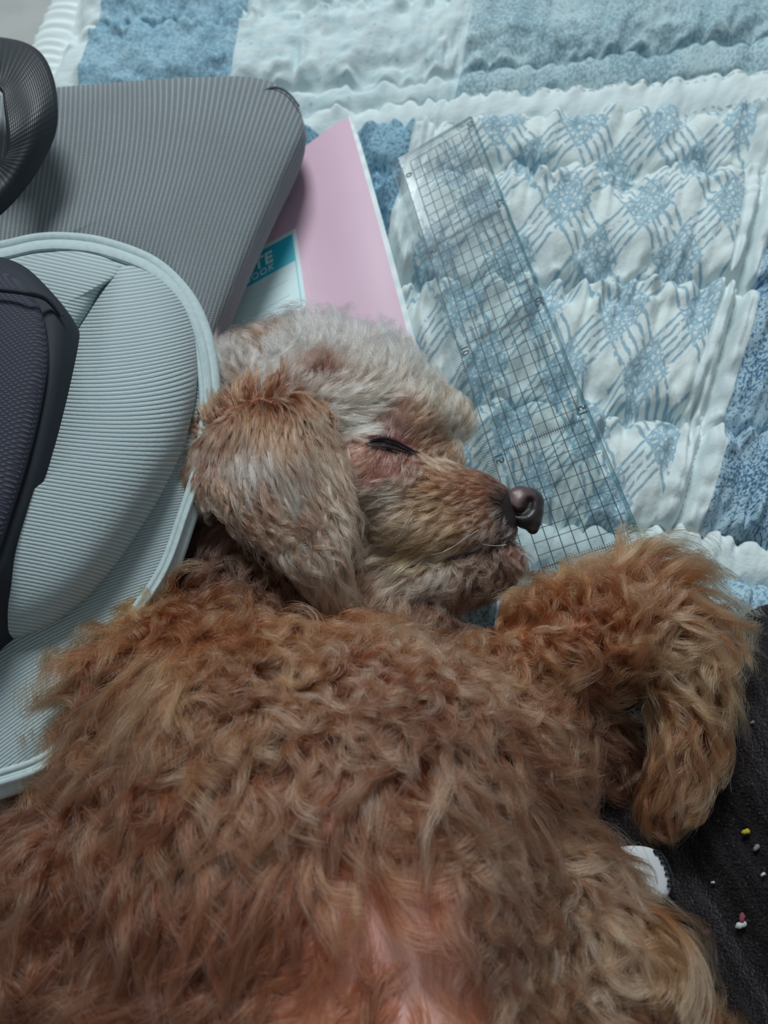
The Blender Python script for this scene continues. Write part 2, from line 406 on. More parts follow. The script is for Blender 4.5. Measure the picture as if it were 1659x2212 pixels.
def rib_mat(name, dark, light, k=1.0, bump=.0005, rough=.8, fine=True, edge=(.3, .7), noise_amt=.12, weft=0.0):
    """fine woven ribs: u of the UV map counts ribs"""
    m = NT(name); u = m.uv(); sp = m.n('ShaderNodeSeparateXYZ', ins={0: u})
    s = m.math('MULTIPLY_ADD', m.math('SINE', m.math('MULTIPLY', sp.outputs[0], 2 * math.pi * k)), .5, .5)
    f = m.step(s, edge[0], edge[1])
    nz = m.noise(m.obj(), 900.0, 2.0); big = m.noise(m.obj(), 22.0, 3.0)
    if weft:
        s2 = m.math('MULTIPLY_ADD', m.math('SINE', m.math('MULTIPLY', sp.outputs[1], 2 * math.pi * weft)), .5, .5)
        f = m.math('MULTIPLY', f, m.math('MULTIPLY_ADD', s2, .45, .55))
    f2 = m.math('ADD', f, m.math('MULTIPLY', m.math('SUBTRACT', nz, .5), noise_amt * 4), None)
    c = m.mix(f2, rgba(dark), rgba(light)); c = m.mix(m.math('MULTIPLY', m.step(big, .35, .7), .25), c, rgba(np.array(dark) * .92))
    m.set(Base_Color=c, Roughness=rough, Specular_IOR_Level=.2, Sheen_Weight=.15)
    m.bump(m.math('ADD', f, m.math('MULTIPLY', nz, .5)), .7, bump); return m.m
# ---- grey cushion
def build_grey_cushion():
    root = empty('cushion', (0, 0, 0))
    tag(root, 'grey cushion in finely striped woven cloth with one rounded corner, lying on the pink notebook', 'cushion')
    out = [(-160, 232), (-40, 212), (110, 190), (330, 172), (500, 165), (570, 172), (618, 194), (645, 228), (655, 280), (638, 335), (584, 450), (520, 590), (458, 735), (440, 755), (400, 690), (345, 625), (270, 580), (160, 560), (60, 560), (-160, 590)]
    mat = rib_mat('grey_striped_cloth', (112, 119, 123), (158, 167, 170), 1.0, .0004, .85, edge=(.45, .95), weft=2.0)
    def uvf(x, y):
        lean = .42 * np.clip((x + 250) / 900, 0, 1)
        u = x + lean * (y - 450) + 60 * np.clip((420 - y) / 300, 0, 1.2) ** 2 * np.clip(1 - abs(x - 330) / 420, 0, 1)
        return np.stack([u / 10.2, y / 10.2], -1)
    dome('cover', out, .036, .048, mat, root, centre=(330, 420), n=220, rings=34, power=3.0, z_bot=.0195, bulge=.002, taper=.003, uvf=uvf)
    # corner pleat stitched at the rounded corner
    pl = spline([(560, 205), (585, 190), (608, 192), (628, 206), (645, 228)], 24); w = P(pl[:, 0], pl[:, 1], .0425)
    v, f = tube(w, .0006, 6); mesh('corner_pleat', v, f, plain('grey_pleat', (92, 98, 104), .85), root)
    set_base(root, P(250, 520, .02))
build_grey_cushion()
# ---- black strap
def build_strap():
    outer = [(-190, 90, .072), (-60, 76, .074), (0, 80, .076), (55, 92, .077), (92, 118, .077), (115, 165, .076), (125, 225, .074), (120, 290, .070), (88, 360, .067), (45, 420, .066), (0, 466, .066), (-70, 520, .066), (-190, 570, .066)]
    inner = [(-190, 200, .082), (-60, 184, .084), (-10, 184, .085), (4, 196, .084), (8, 225, .083), (12, 262, .081), (16, 300, .079), (13, 328, .077), (2, 345, .076), (-14, 356, .075), (-30, 368, .075), (-80, 395, .075), (-190, 430, .075)]
    a = spline(outer, 90); b = spline(inner, 90); nn = 14
    V, UV = [], []
    L = 0; prev = None
    for i in range(90):
        row = []
        for k in range(nn):
            s = k / (nn - 1); q = a[i] * (1 - s) + b[i] * s; q[2] += .003 * math.sin(math.pi * s)
            row.append(P(q[0], q[1], q[2]))
        if prev is not None: L += np.linalg.norm(row[nn // 2] - prev)
        prev = row[nn // 2]
        for k in range(nn): V.append(row[k]); UV.append((k / (nn - 1) * 26, L * 900))
    F = [(i * nn + k, i * nn + k + 1, (i + 1) * nn + k + 1, (i + 1) * nn + k) for i in range(89) for k in range(nn - 1)]
    m = NT('black_webbing'); sp = m.n('ShaderNodeSeparateXYZ', ins={0: m.uv()})
    s1 = m.math('SINE', m.math('MULTIPLY', sp.outputs[0], 2 * math.pi)); s2 = m.math('SINE', m.math('MULTIPLY', sp.outputs[1], math.pi))
    h = m.math('ADD', s1, m.math('MULTIPLY', s2, .5))
    m.set(Base_Color=rgba((22, 30, 38)), Roughness=.42, Specular_IOR_Level=.45); m.bump(h, .35, .0003)
    o = mesh('strap', V, F, m.m, None, UV); md = o.modifiers.new('thick', 'SOLIDIFY'); md.thickness = .0018; md.offset = -1
    tag(o, 'wide black webbing strap looped over the left end of the grey cushion', 'strap')
build_strap()
# ---- padded seat
def build_seat():
    root = empty('padded_seat', (0, 0, 0))
    tag(root, 'pale grey ribbed seat with piped rim and black mesh pad, left of the dog', 'seat')
    def ribs(fx, fy, per, ux=0.0):
        return lambda x, y: np.stack([(fx(x, y) if callable(fx) else fx * x + fy * y) / per, x / per], -1)
    dk, lt = (150, 167, 171), (190, 202, 203)
    pale = rib_mat('pale_ribbed_cloth', dk, lt, 1.0, .0006, .8, edge=(.15, .85), noise_amt=.05)
    smooth = plain('pale_rim_cloth', (190, 206, 208), .8, .2, (500, .05))
    outer = [(-240, 560), (-100, 545), (0, 531), (80, 514), (150, 512), (230, 524), (330, 562), (400, 625), (440, 700), (460, 790), (464, 900), (446, 1010), (412, 1120), (362, 1250), (260, 1400), (180, 1560), (110, 1665), (0, 1712), (-120, 1740), (-240, 1750)]
    def uv_out(x, y): return np.stack([(y + .62 * x * np.clip((y - 1000) / 500, 0, 1) + .12 * x) / 8.6, x / 8.6], -1)
    dome('outer_panel', outer, .060, .068, pale, root, centre=(60, 1080), n=220, rings=24, power=4.0, z_bot=.004, bulge=.001, taper=.016, uvf=uv_out)
    o = spline(outer, 260, True); c = np.array((60., 1080.))
    for s, r, z in ((.992, .0026, .0615), (.955, .0012, .0660), (.93, .0010, .0668)):
        q = c + (o - c) * s; q = q[:, :]; w = P(q[:, 0], q[:, 1], z); v, f = tube(w, r, 10, True); mesh('piping', v, f, smooth, root)
    # smooth rim band between the pipings
    q0 = c + (o - c) * .99; q1 = c + (o - c) * .955
    V = np.vstack([P(q0[:, 0], q0[:, 1], .0630), P((q0[:, 0] + q1[:, 0]) / 2, (q0[:, 1] + q1[:, 1]) / 2, .0678), P(q1[:, 0], q1[:, 1], .0672)])
    n = len(o); F = [(j * n + i, j * n + (i + 1) % n, (j + 1) * n + (i + 1) % n, (j + 1) * n + i) for j in range(2) for i in range(n)]
    mesh('rim_band', V, F, smooth, root)
    bol = [(146, 742), (190, 668), (232, 602), (272, 572), (330, 590), (385, 640), (418, 710), (428, 800), (418, 890), (392, 980), (350, 1068), (300, 1150), (240, 1235), (170, 1310), (90, 1362), (0, 1386), (-160, 1392), (-160, 1240), (0, 1120), (60, 990), (105, 860)]
    def uv_b(x, y): return np.stack([(y - (.03 + .22 * np.clip((y - 800) / 500, 0, 1)) * x + .0006 * (x - 150) ** 2 * np.clip((1100 - y) / 300, -1, 1)) / 7.9, x / 7.9], -1)
    dome('side_bolster', bol, .064, .090, pale, root, centre=(215, 950), n=200, rings=34, power=2.2, z_bot=.058, bulge=.0, uvf=uv_b)
    up = [(-160, 566), (0, 562), (80, 547), (160, 541), (230, 556), (266, 584), (232, 622), (190, 690), (150, 748), (60, 830), (-160, 840)]
    def uv_u(x, y): return np.stack([(y - .22 * x) / 7.9, x / 7.9], -1)
    dome('upper_panel', up, .064, .078, pale, root, centre=(90, 680), n=120, rings=20, power=2.6, z_bot=.058, uvf=uv_u)
    # black pad
    m = NT('black_mesh_cloth'); u = m.obj()
    h1 = m.n('ShaderNodeTexWave', wave_type='BANDS', bands_direction='DIAGONAL', ins={'Vector': u, 'Scale': 360.0}).outputs[1]
    mp = m.n('ShaderNodeMapping', ins={0: u, 2: (0, 0, math.pi / 2)}).outputs[0]
    h2 = m.n('ShaderNodeTexWave', wave_type='BANDS', bands_direction='DIAGONAL', ins={'Vector': mp, 'Scale': 360.0}).outputs[1]
    h = m.math('MULTIPLY', h1, h2)
    m.set(Base_Color=m.mix(h, rgba((46, 46, 58)), rgba((84, 86, 100))), Roughness=.75, Specular_IOR_Level=.3); m.bump(h, .6, .0006)
    pad = [(-200, 545), (-60, 548), (0, 555), (50, 574), (92, 610), (126, 652), (139, 700), (137, 780), (116, 900), (90, 1010), (60, 1105), (28, 1190), (0, 1262), (-60, 1340), (-200, 1400)]
    side = plain('black_side_cloth', (38, 44, 52), .7, .3)
    dome('pad_side', pad, .088, .0922, side, root, centre=(-60, 900), n=140, rings=8, power=5, z_bot=.060, bulge=.002)
    face = [(-200, 565), (-60, 572), (0, 585), (40, 604), (72, 640), (92, 676), (104, 730), (104, 800), (86, 900), (58, 1010), (26, 1110), (-10, 1210), (-70, 1290), (-200, 1350)]
    dome('mesh_pad', face, .0915, .100, m.m, root, centre=(-60, 900), n=140, rings=20, power=2.6)
    s = spline([(-120, 622), (-40, 624), (10, 627), (50, 632), (88, 640), (112, 656), (134, 682)], 40); zz = np.interp(s[:, 0], [-120, 60, 95, 134], [.1005, .0985, .094, .0895])
    v, f = tube(P(s[:, 0], s[:, 1], zz + .0012), .0009, 6); mesh('seam', v, f, side, root)
    # plastic shell under the seat
    sh = [(-240, 1690), (0, 1690), (90, 1650), (170, 1600), (240, 1640), (200, 1760), (120, 1850), (40, 1935), (-60, 1985), (-240, 2010)]
    dome('shell', sh, .028, .034, plain('pale_plastic', (176, 196, 204), .35, .5), root, centre=(0, 1800), n=120, rings=12, power=3, z_bot=.0)
    set_base(root, P(100, 1100, 0))
build_seat()
# ================================================================== NOTEBOOK
def build_notebook():
    root = empty('notebook', (0, 0, 0))
    tag(root, 'pink notebook with a turquoise and white label, half under the grey cushion', 'notebook')
    zt = .0145
    A0 = P(752, 247, zt); B0 = P(893, 762, zt)
    e = B0 - A0; ang = math.atan2(e[1], e[0]); ex = np.array([math.cos(ang), math.sin(ang), 0])      # along the fore edge, downwards
    dip = lambda v: -.0052 * (lambda t: t * t * (3 - 2 * t))(min(1, v / .05))
    t = P(660, 315, zt - .0045) - A0; ey = np.array([t[0], t[1], 0]); ey /= np.linalg.norm(ey)
    Wd, Ht = .148, .210                                                                                 # width, length
    def q(u, v, z): return A0 + ex * u + ey * v + np.array([0, 0, z - A0[2] + dip(max(v, 0))])
    def bow(u): return .0022 * math.sin(math.pi * min(1, u / .16))                                      # the corner droops a little over the quilt
    def slab(name, z0, z1, off, mat, n=24, v1=None):
        V, F = [], []
        for i in range(n + 1):
            u = Ht * i / n; zz = bow(u) - .002
            o2 = off(u) if callable(off) else off
            vs = [o2 + (Wd - o2) * t for t in (0, .02, .04, .06, .08, .1, .12, .14, .16, .18, .2, .22, .24, .26, .28, .3, .32, .34, .6, 1)]
            for vv, z in [(a, z0) for a in vs] + [(a, z1) for a in vs[::-1]]: V.append(q(u, vv, z + zz))
        kk = 40
        for i in range(n):
            for k in range(kk): F.append((i * kk + k, i * kk + (k + 1) % kk, (i + 1) * kk + (k + 1) % kk, (i + 1) * kk + k))
        F.append(tuple(range(kk))); F.append(tuple(n * kk + k for k in range(kk))[::-1])
        return mesh(name, V, F, mat, root, smooth=False)
    m = NT('pink_card'); f = m.noise(m.obj(), 30.0, 4.0)
    sp = m.step(m.noise(m.obj(), 160.0, 2.0), .74, .80)
    c = m.mix(f, rgba((204, 168, 188)), rgba((216, 178, 198))); c = m.mix(m.math('MULTIPLY', sp, .25), c, rgba((150, 120, 150)))
    m.set(Base_Color=c, Roughness=.45, Specular_IOR_Level=.35)
    slab('cover', zt, zt + .0007, 0.0, m.m)
    mp = NT('paper_edges'); w = mp.n('ShaderNodeTexWave', wave_type='BANDS', bands_direction='Z', ins={'Vector': mp.obj(), 'Scale': 900.0, 'Distortion': 1.0}).outputs[1]
    mp.set(Base_Color=mp.mix(w, rgba((214, 230, 232)), rgba((236, 244, 244))), Roughness=.8)
    slab('page_block', .0062, zt - .0001, lambda u: -.0030 * min(1.0, .35 + u / .03), mp.m)
    slab('back_cover', .0054, .0061, -.0034, m.m)
    # label
    dz = zt - .0040
    T = P(638, 492, dz); Bm = P(663, 665, dz)
    lx = (Bm - T); Lh = np.linalg.norm(lx[:2]); lx = lx / np.linalg.norm(lx); dd = P(475, 775, dz) - Bm; ly = dd / np.linalg.norm(dd)
    exy = np.array([[ex[0], ey[0]], [ex[1], ey[1]]])
    def lq(u, v, z=0):
        b = T + lx * u + ly * v; uu, vv = np.linalg.solve(exy, (b - A0)[:2])
        b[2] = zt + .0007 + bow(uu) - .002 + dip(max(vv, 0)) + .00012 + z; return b
    def quad(name, u0, u1, v0, v1, mat, z, par):
        n = 10; V = [lq(u0 + (u1 - u0) * i / n, v, z) for i in range(n + 1) for v in (v0, v1)]
        V2 = [p - np.array([0, 0, .00012]) for p in V]; F = [(2 * i, 2 * i + 1, 2 * i + 3, 2 * i + 2) for i in range(n)]
        k = len(V); F += [tuple(k + j for j in q[::-1]) for q in F]
        rim = [2 * i for i in range(n + 1)] + [2 * i + 1 for i in range(n, -1, -1)]
        F += [(rim[i], rim[(i + 1) % len(rim)], k + rim[(i + 1) % len(rim)], k + rim[i]) for i in range(len(rim))]
        return mesh(name, V + V2, F, mat, par, smooth=False)
    wht = plain('label_white', (204, 230, 232), .5); cy = plain('label_turquoise', (30, 182, 206), .5); ln = plain('label_rule', (120, 190, 204), .6)
    wd = .098
    lab = quad('label', 0, Lh, 0, wd, wht, 0, root); lab['label'] = 'white label with a turquoise heading'
    hh = Lh * .385
    quad('label_header', Lh * .045, hh, .0022, wd - .002, cy, .00014, lab)
    for a in ((Lh * .05, Lh * .93, .0022, .0027), (Lh * .925, Lh * .94, .0022, wd - .002)): quad('label_border', *a, cy, .00014, lab)
    for k in (.56, .74): quad('ruled_line', Lh * k, Lh * (k + .006), .008, wd - .008, plain('faint_rule', (186, 214, 218), .6), .00014, lab)
    wtx = plain('label_lettering', (226, 244, 246), .5)
    def text(body, u, v, size, mat, align='RIGHT', space=1.0, bold=0.0):
        cu = bpy.data.curves.new('lettering', 'FONT'); cu.body = body; cu.size = size; cu.align_x = align; cu.space_character = space; cu.offset = bold; cu.extrude = .00008
        o = bpy.data.objects.new('lettering', cu); COL.objects.link(o)
        right = -ly; upv = -lx; 
        M = Matrix((tuple(right) + (0,), tuple(upv) + (0,), (0, 0, 1, 0), (0, 0, 0, 1))).transposed(); M.translation = Vector(lq(u, v, .00028))
        dg = bpy.context.evaluated_depsgraph_get(); me = bpy.data.meshes.new_from_object(o.evaluated_get(dg)); bpy.data.objects.remove(o)
        me.transform(M); me.materials.clear(); me.materials.append(mat)
        return link('lettering', me, mat, lab, False)
    text('NOTE', Lh * .245, .0145, .0098, wtx, space=1.05, bold=.00018)
    text('NOTEBOOK', Lh * .345, .0145, .0052, wtx, space=1.18)
    text('SMILING IN', Lh * .885, .048, .0042, ln, space=1.05)
    # a short hair and ink specks lying on the cover
    set_base(root, q(Ht / 2, Wd / 2, .005))
    pts = spline([(612, 448), (609, 438), (616, 431), (625, 432), (628, 438)], 16); v, f = tube(P(pts[:, 0], pts[:, 1], zt + .0024), .00009, 5)
    hr = mesh('hair_strand', v, f, plain('dark_hair', (60, 45, 48), .5)); tag(hr, 'tiny curled dark hair lying on the pink notebook cover beside the grey cushion', 'hair')
build_notebook()
# ================================================================== RULER
def build_ruler():
    root = empty('ruler', (0, 0, 0))
    tag(root, 'clear plastic quilting ruler with a dark centimetre grid, lying between notebook and lattice print', 'ruler')
    vs = [0, 5, 10, 15, 20, 25]
    L = [(843, 358), (905, 560), (970, 769), (1037, 995), (1112, 1245), (1200, 1530)]; R = [(1018, 254), (1100, 458), (1183, 672), (1275, 901), (1383, 1156), (1508, 1450)]
    zs = [.030, .027, .024, .021, .019, .018]
    Lw = np.array([P(*p, z) for p, z in zip(L, zs)]); Rw = np.array([P(*p, z) for p, z in zip(R, zs)])
    # smooth the two edges into straight ones
    vv = np.array(vs, float)
    def fit(Wp): return [np.polyfit(vv, Wp[:, k], 2) for k in range(3)]
    FL, FR = fit(Lw), fit(Rw)
    def at(u, v, dz=0.0):
        l = np.array([np.polyval(c, v) for c in FL]); r = np.array([np.polyval(c, v) for c in FR]); p = l + (r - l) * (u / 5.0); p[2] += dz; return p
    TH = .0022; n = 40
    m = NT('clear_acrylic'); m.t.nodes.remove(m.b)
    tr = m.n('ShaderNodeBsdfTransparent', ins={0: (.965, .985, .99, 1)}); gl = m.n('ShaderNodeBsdfGlossy', ins={0: (1, 1, 1, 1), 1: .12}); fr = m.n('ShaderNodeFresnel', ins={0: 1.45})
    mx = m.n('ShaderNodeMixShader', ins={0: m.math('MULTIPLY', fr.outputs[0], .22), 1: tr.outputs[0], 2: gl.outputs[0]}); m.l(mx.outputs[0], m.out.inputs[0])
    e = NT('acrylic_edge'); e.t.nodes.remove(e.b)
    tr = e.n('ShaderNodeBsdfTransparent', ins={0: (.62, .74, .76, 1)}); df = e.n('ShaderNodeBsdfPrincipled', ins={'Base Color': rgba((96, 126, 132)), 'Roughness': .15})
    mx = e.n('ShaderNodeMixShader', ins={0: .38, 1: tr.outputs[0], 2: df.outputs[0]}); e.l(mx.outputs[0], e.out.inputs[0])
    # blade with bevelled long edges
    prof = [(0, .35), (.45, 1.0), (4.78, 1.0), (5.0, .45), (5.0, 0), (0, 0)]
    V = [at(u, 25 * i / n, h * TH) for i in range(n + 1) for u, h in prof]; k = len(prof); F, mats = [], []
    for i in range(n):
        for j in range(k): F.append((i * k + j, i * k + (j + 1) % k, (i + 1) * k + (j + 1) % k, (i + 1) * k + j)); mats.append(1 if j in (2, 3) else 0)
    F.append(tuple(range(k))[::-1]); F.append(tuple(n * k + j for j in range(k))); mats += [1, 1]
    o = mesh('blade', V, F, m.m, root, smooth=False); o.data.materials.append(e.m)
    for pl, mi in zip(o.data.polygons, mats): pl.material_index = mi
    # top end piece thickened by refraction
    ink = plain('ruler_ink', (8, 40, 54), .5)
    def line(a, b, w=.00026, sub=1):
        out = []
        for i in range(sub):
            p0 = at(a[0] + (b[0] - a[0]) * i / sub, a[1] + (b[1] - a[1]) * i / sub, TH + .00006); p1 = at(a[0] + (b[0] - a[0]) * (i + 1) / sub, a[1] + (b[1] - a[1]) * (i + 1) / sub, TH + .00006)
            d = p1 - p0; out.append(box8((p0 + p1) / 2, d, np.cross([0, 0, 1], d) / np.linalg.norm(d) * w, np.array([0, 0, .00006])))
        return out
    g = []
    cols = [.98 + .5 * i for i in range(8)]
    for c in [.48] + cols: g += line((c, .55), (c, 24.9), .00036, 12)
    for r in np.arange(.5, 24.9, .5):
        if abs(r % 5) < .01: g += line((.98, r), (4.62, r), .00040)
        else: g += line((.98, r), (4.72, r), .00028)
    v, f = join(g); gg = mesh('grid_lines', v, f, ink, root, smooth=False); gg['kind'] = 'stuff'
    t = []
    for r in np.arange(.6, 24.9, .1):
        k10 = int(round(r * 10)) % 10
        t += line((.06, r), (.48, r), .00020)
        if k10 in (0, 5): t += line((.48, r), (.48 + (.22 if k10 == 0 else .11), r), .00014)
    for r in (5, 10, 15, 20):
        for c in np.arange(.98, 4.5, .1):
            if int(round((c - .98) * 10)) % 5: t += line((c, r - .12), (c, r + .12), .00024)
    for c in np.arange(.5, 4.6, .1): t += line((c, .06), (c, .34), .00014)
    v, f = join(t); tk = mesh('scale_ticks', v, f, ink, root, smooth=False); tk['kind'] = 'stuff'
    def num(body, u, v_, left):
        cu = bpy.data.curves.new('numeral', 'FONT'); cu.body = body; cu.size = .0050; cu.align_x = 'CENTER'; cu.align_y = 'CENTER'; cu.extrude = .00003; cu.offset = .00012
        o = bpy.data.objects.new('numeral', cu); COL.objects.link(o)
        du = at(1, v_) - at(0, v_); dv = at(0, v_ + 1) - at(0, v_); du /= np.linalg.norm(du); dv /= np.linalg.norm(dv)
        # seen through the back of the ruler: mirrored figures, left row reads downwards, right row upwards
        X, Y = (dv, -du) if left else (-dv, du)
        X = np.array(X); Y = np.array(Y)
        M = Matrix(((X[0], Y[0], 0, 0), (X[1], Y[1], 0, 0), (X[2], Y[2], 1, 0), (0, 0, 0, 1))); M.translation = Vector(at(u, v_, TH + .0001))
        dg = bpy.context.evaluated_depsgraph_get(); me = bpy.data.meshes.new_from_object(o.evaluated_get(dg)); bpy.data.objects.remove(o)
        me.transform(M); me.materials.clear(); me.materials.append(ink); link('numeral', me, ink, root, False)
    for n_, v_ in ((0, .85), (5, 5), (10, 10), (15, 15), (20, 20)): num(str(n_), .73, v_ + .25, True)
    for n_, v_ in ((30, .8), (25, 5), (20, 10), (15, 15), (10, 20)): num(str(n_), 4.82 - .15, v_ - .35, False)
    set_base(root, at(2.5, 10, 0))
build_ruler()
# ================================================================== GARMENT OF THE HOLDER
def build_garment():
    root = empty('garment', (0, 0, 0))
    tag(root, 'charcoal knitted garment of the person holding the dog, specked with lint', 'clothing')
    xs = np.arange(1050, 2300, 7.0); ys = np.arange(1240, 3000, 7.0)
    X, Y = np.meshgrid(xs, ys)
    edge = np.interp(X, [1050, 1250, 1300, 1450, 1540, 1600, 1640, 1680, 1800, 2300], [1600, 1500, 1440, 1410, 1380, 1330, 1305, 1296, 1300, 1400])
    d = (Y - edge); 
    h = .030 * np.sqrt(np.clip(d / 260, 0, 1)) + .002 * vnoise(X / 90, Y / 90, 31)
    h += .006 * np.exp(-((X * .75 - Y * .35 - 640) / 60) ** 2) * np.clip(d / 200, 0, 1)
    h -= .004 * np.exp(-((X * .82 - Y * .5 - 300) / 35) ** 2) * np.clip(d / 200, 0, 1)
    Z = .012 + h; low = d < 0
    V = P(X, Y, np.where(low, .0, Z))
    yy = np.where(low, np.minimum(edge, Y + 0), Y)
    nR, nC = X.shape
    keep = ~(low[:-1, :-1] & low[1:, 1:] & low[1:, :-1] & low[:-1, 1:])
    # snap the row above the edge down on the edge line
    Ys = np.where(low, edge, Y); V = P(X, Ys, np.where(low, .003, Z))
    R, Cc = np.nonzero(keep)
    q = np.stack([R * nC + Cc, (R + 1) * nC + Cc, (R + 1) * nC + Cc + 1, R * nC + Cc + 1], -1)
    used, inv = np.unique(q.ravel(), return_inverse=True)
    m = NT('charcoal_knit'); u = m.uv(); sp = m.n('ShaderNodeSeparateXYZ', ins={0: u})
    wob = m.math('MULTIPLY', m.noise(m.uv(), 2.5, 3.0), 1.1)
    a = m.math('SINE', m.math('MULTIPLY', m.math('ADD', m.math('ADD', m.math('MULTIPLY', sp.outputs[0], 1.7), m.math('MULTIPLY', sp.outputs[1], -1.0)), wob), 7.5))
    c = m.math('MULTIPLY', m.math('SUBTRACT', m.noise(m.uv(), 15.0, 2.0), .5), 4.5)
    h = m.math('ADD', m.math('MULTIPLY', a, .45), c)
    fz = m.noise(m.obj(), 700.0, 3.0); fleck = m.step(m.noise(m.obj(), 1100.0, 1.0), .66, .74)
    col = m.mix(m.step(h, -1.2, 1.2), rgba((18, 15, 18)), rgba((44, 38, 40)))
    col = m.mix(m.math('MULTIPLY', fleck, .55), col, rgba((92, 86, 88)))
    m.set(Base_Color=col, Roughness=1.0, Specular_IOR_Level=.03, Sheen_Weight=.12)
    m.bump(m.math('ADD', h, fz), .7, .0007)
    uv = np.stack([X, Y], -1).reshape(-1, 2)[used] / 100
    k = mesh('knit_cloth', V.reshape(-1, 3)[used], inv.reshape(-1, 4), m.m, root, uv)
    def zat(px, py):
        j = int(round((px - 1050) / 7)); i = int(round((py - 1240) / 7)); return Z[i, j]
    for nm, px, py, s, c, dx in (('lint', 1611, 1796, .0010, (176, 160, 40), .3), ('lint', 1600, 1996, .0013, (196, 196, 198), .5), ('lint', 1601, 1982, .0011, (130, 66, 76), 1.4),
                             ('lint', 1633, 1830, .0009, (120, 122, 130), .9), ('lint', 1524, 2013, .0010, (110, 66, 80), .2), ('lint', 1648, 1888, .0006, (190, 186, 190), .6),
                             ('lint', 1540, 1906, .0005, (180, 180, 186), .1), ('lint', 1588, 1480, .0006, (120, 112, 116), 1.0), ('lint', 1625, 1560, .0006, (130, 122, 120), .4), ('lint', 1560, 1700, .0005, (140, 134, 134), .7)):
        p = P(px, py, zat(px, py) + .0012); a = np.array([math.cos(dx), math.sin(dx), .1]) * s
        pts = spline([p - a * 1.3, p - a * .4 + (0, 0, s * .4), p + a * .5 + (s * .3, 0, 0), p + a * 1.2], 9); v, f = tube(pts, s * np.array([.2, .5, .7, .6, .75, .8, .6, .5, .15]), 7)
        o = mesh(nm, v, f, plain('lint', c, .9), root)
    # dark folded sleeve edge at the upper right
    set_base(root, P(1600, 1800, 0))
    # white cloth with a black toothed edge
    r2 = empty('white_cloth', (0, 0, 0)); tag(r2, 'scrap of white cloth with a black toothed edge showing beside the front leg', 'cloth')
    out = [(1340, 1830), (1388, 1828), (1422, 1842), (1442, 1880), (1449, 1916), (1434, 1942), (1400, 1930), (1350, 1900), (1310, 1850)]
    dome('cloth', out, .0500, .0515, plain('white_cotton', (196, 199, 204), .85), r2, centre=(1390, 1870), n=60, rings=10, power=2.5, z_bot=.044)
    T = []
    e0 = spline([(1420, 1838), (1434, 1856), (1446, 1884), (1452, 1914)], 8)
    for i, (x, y) in enumerate(e0):
        w = P(x - 4, y, .0512); T.append(box8(w, np.array([.0011 + .0006 * (i % 2), -.0002, 0]), np.array([.0003, .0007, 0]), np.array([0, 0, .0008])))
    v, f = join(T); o = mesh('toothed_edge', v, f, plain('black_thread', (20, 22, 26), .7), r2); o['kind'] = 'stuff'
    v, f = tube(P(e0[:, 0] + 3, e0[:, 1], .0506), .0004, 6); mesh('edge_cord', v, f, plain('dark_cord', (30, 34, 36), .7), r2)
    set_base(r2, P(1390, 1870, .044))
build_garment()
